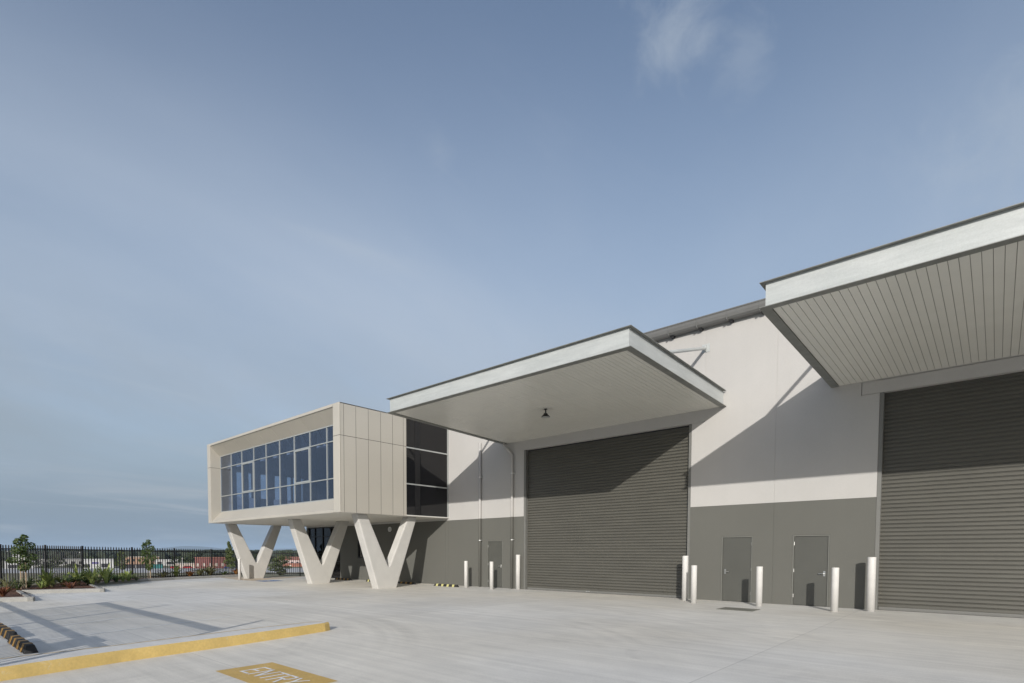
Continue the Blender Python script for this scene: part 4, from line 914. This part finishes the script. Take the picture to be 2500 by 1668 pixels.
for a in [(-313.2, 167.8, 8.6, 9, 'rounded tree rising above the fence between two V columns'), (-392.4, 139.0, 5.2, 10, 'broad tree between the orange and red brick buildings'), (-486.0, 182.0, 8.6, 16, 'tall spreading tree behind the red brick building'), (-326.6, 55.1, 2.4, 8, 'low dark shrub mass before the long white shed'), (-321.0, 63.0, 2.4, 7, 'low dark shrub beside the white shed with purple band'),
          (-300.0, 148.0, 7.4, 8, 'tree beside the notch of the furthest V column'), (-382.3, 185.3, 6.4, 9, 'tree seen through the notch of the furthest V column'), (-409.9, 224.9, 8.6, 12, 'tree beyond the red roofed building'), (-330.0, 150.0, 6.0, 8, 'tree right of the furthest V column low behind the bush')]: far_tree(*a)
rt = random.Random(5)
for k, (d, c) in enumerate([(285, -0.775), (300, -0.735), (325, -0.675), (300, -0.632), (340, -0.565), (310, -0.522), (330, -0.495), (345, -0.455), (300, -0.405), (352, -0.36), (320, -0.318)]):
    x, y = fd(d, c * d)
    far_tree(x, y, rt.uniform(3.2, 6.0), rt.uniform(5, 9), f'medium far tree, {"first second third fourth fifth sixth seventh eighth ninth tenth eleventh".split()[k]} from the left in the loose row before the far sheds')
# distant wood on the valley side: one mass nobody could count
def ico_dirs():
    t = (1 + 5 ** 0.5) / 2; v = [Vector(p).normalized() for p in ((-1, t, 0), (1, t, 0), (-1, -t, 0), (1, -t, 0), (0, -1, t), (0, 1, t), (0, -1, -t), (0, 1, -t), (t, 0, -1), (t, 0, 1), (-t, 0, -1), (-t, 0, 1))]
    f = [(0, 11, 5), (0, 5, 1), (0, 1, 7), (0, 7, 10), (0, 10, 11), (1, 5, 9), (5, 11, 4), (11, 10, 2), (10, 7, 6), (7, 1, 8), (3, 9, 4), (3, 4, 2), (3, 2, 6), (3, 6, 8), (3, 8, 9), (4, 9, 5), (2, 4, 11), (6, 2, 10), (8, 6, 7), (9, 8, 1)]
    return v, f
IV, IF = ico_dirs(); fo = MB(); rnd = random.Random(11)
for k in range(5200):
    d = rnd.uniform(455, 1900); c = rnd.uniform(-1.6, 0.05)
    x, y = fd(d, c * d); h = rnd.uniform(6.5, 10.5) * (0.75 + 0.00035 * d); w = h * rnd.uniform(0.45, 0.8)
    b = len(fo.v)
    for v in IV:
        j = rnd.uniform(0.7, 1.25); fo.v.append((x + v.x * w * j, y + v.y * w * j, GZ + h * 0.52 + v.z * h * 0.5 * j))
    fo.f += [tuple(b + i for i in q) for q in IF]
tag(struct(fo.build('far_wood', 'forest'), kind='stuff'), 'dark belt of far woodland below the hills', 'woodland')
for k in range(12):
    d = 470 + 62 * k + 20 * (k % 3); u = (-0.80, -0.77, -0.70, -0.63, -0.585, -0.55, -0.52, -0.74, -0.66, -0.60, -0.83, -0.48)[k]; x, y = fd(d * 0.9, u * d * 0.9)
    building('far_house', f'tiny white-walled house among the far woods, {"first second third fourth fifth sixth seventh eighth ninth tenth eleventh twelfth".split()[k]} by distance', x, y, 9 + (k * 5) % 9, 5.6 + 0.0045 * (d - 430) + (k % 3) * 0.5, 'far_white', 'far_roof' if k % 2 else 'far_white', depth=9, cat='house', group='houses in the far woods')
hb = MB(); NH = 160
for i in range(NH + 1):
    c = -2.2 + 2.6 * i / NH; d = 13800
    hgt = 46 + 34 * math.sin(i * 0.21 + 0.6) * math.sin(i * 0.047 + 1.0) + 22 * math.sin(i * 0.55) * math.sin(i * 0.13) + rnd.uniform(-4, 4) + 55 * math.exp(-((c + 0.505) / 0.05) ** 2) + 18 * math.exp(-((c + 0.78) / 0.12) ** 2)
    x, y = fd(d, c * d); x2, y2 = fd(d - 1700, c * (d - 1700)); x3, y3 = fd(d + 1200, c * (d + 1200))
    hb.v += [(x2, y2, GZ - 1), (x * 0.55 + x2 * 0.45, y * 0.55 + y2 * 0.45, GZ + hgt * 0.6), (x, y, hgt + 20), (x3, y3, GZ - 1)]
for i in range(NH):
    for j in range(3): a = i * 4 + j; hb.f.append((a, a + 1, a + 5, a + 4))
struct(hb.build('hills', 'hill', smooth=True))
# ------------------------------------------------------------------ air
hm_ = bpy.data.materials.new('air'); hm_.use_nodes = True; nt = hm_.node_tree; nt.nodes.clear()
o_ = nt.nodes.new('ShaderNodeOutputMaterial'); pv = nt.nodes.new('ShaderNodeVolumePrincipled'); pv.inputs['Color'].default_value = (0.60, 0.78, 1.0, 1); pv.inputs['Density'].default_value = 0.8e-4; pv.inputs['Anisotropy'].default_value = 0.0
nt.links.new(pv.outputs[0], o_.inputs['Volume'])
M['air'] = hm_
hz_ = MB().box(-24000, 24000, -24000, 24000, -8.6, 240).build('haze', 'air'); hz_['kind'] = 'stuff'; hz_['label'] = 'thin pale blue haze lying over the valley'; hz_['category'] = 'haze'
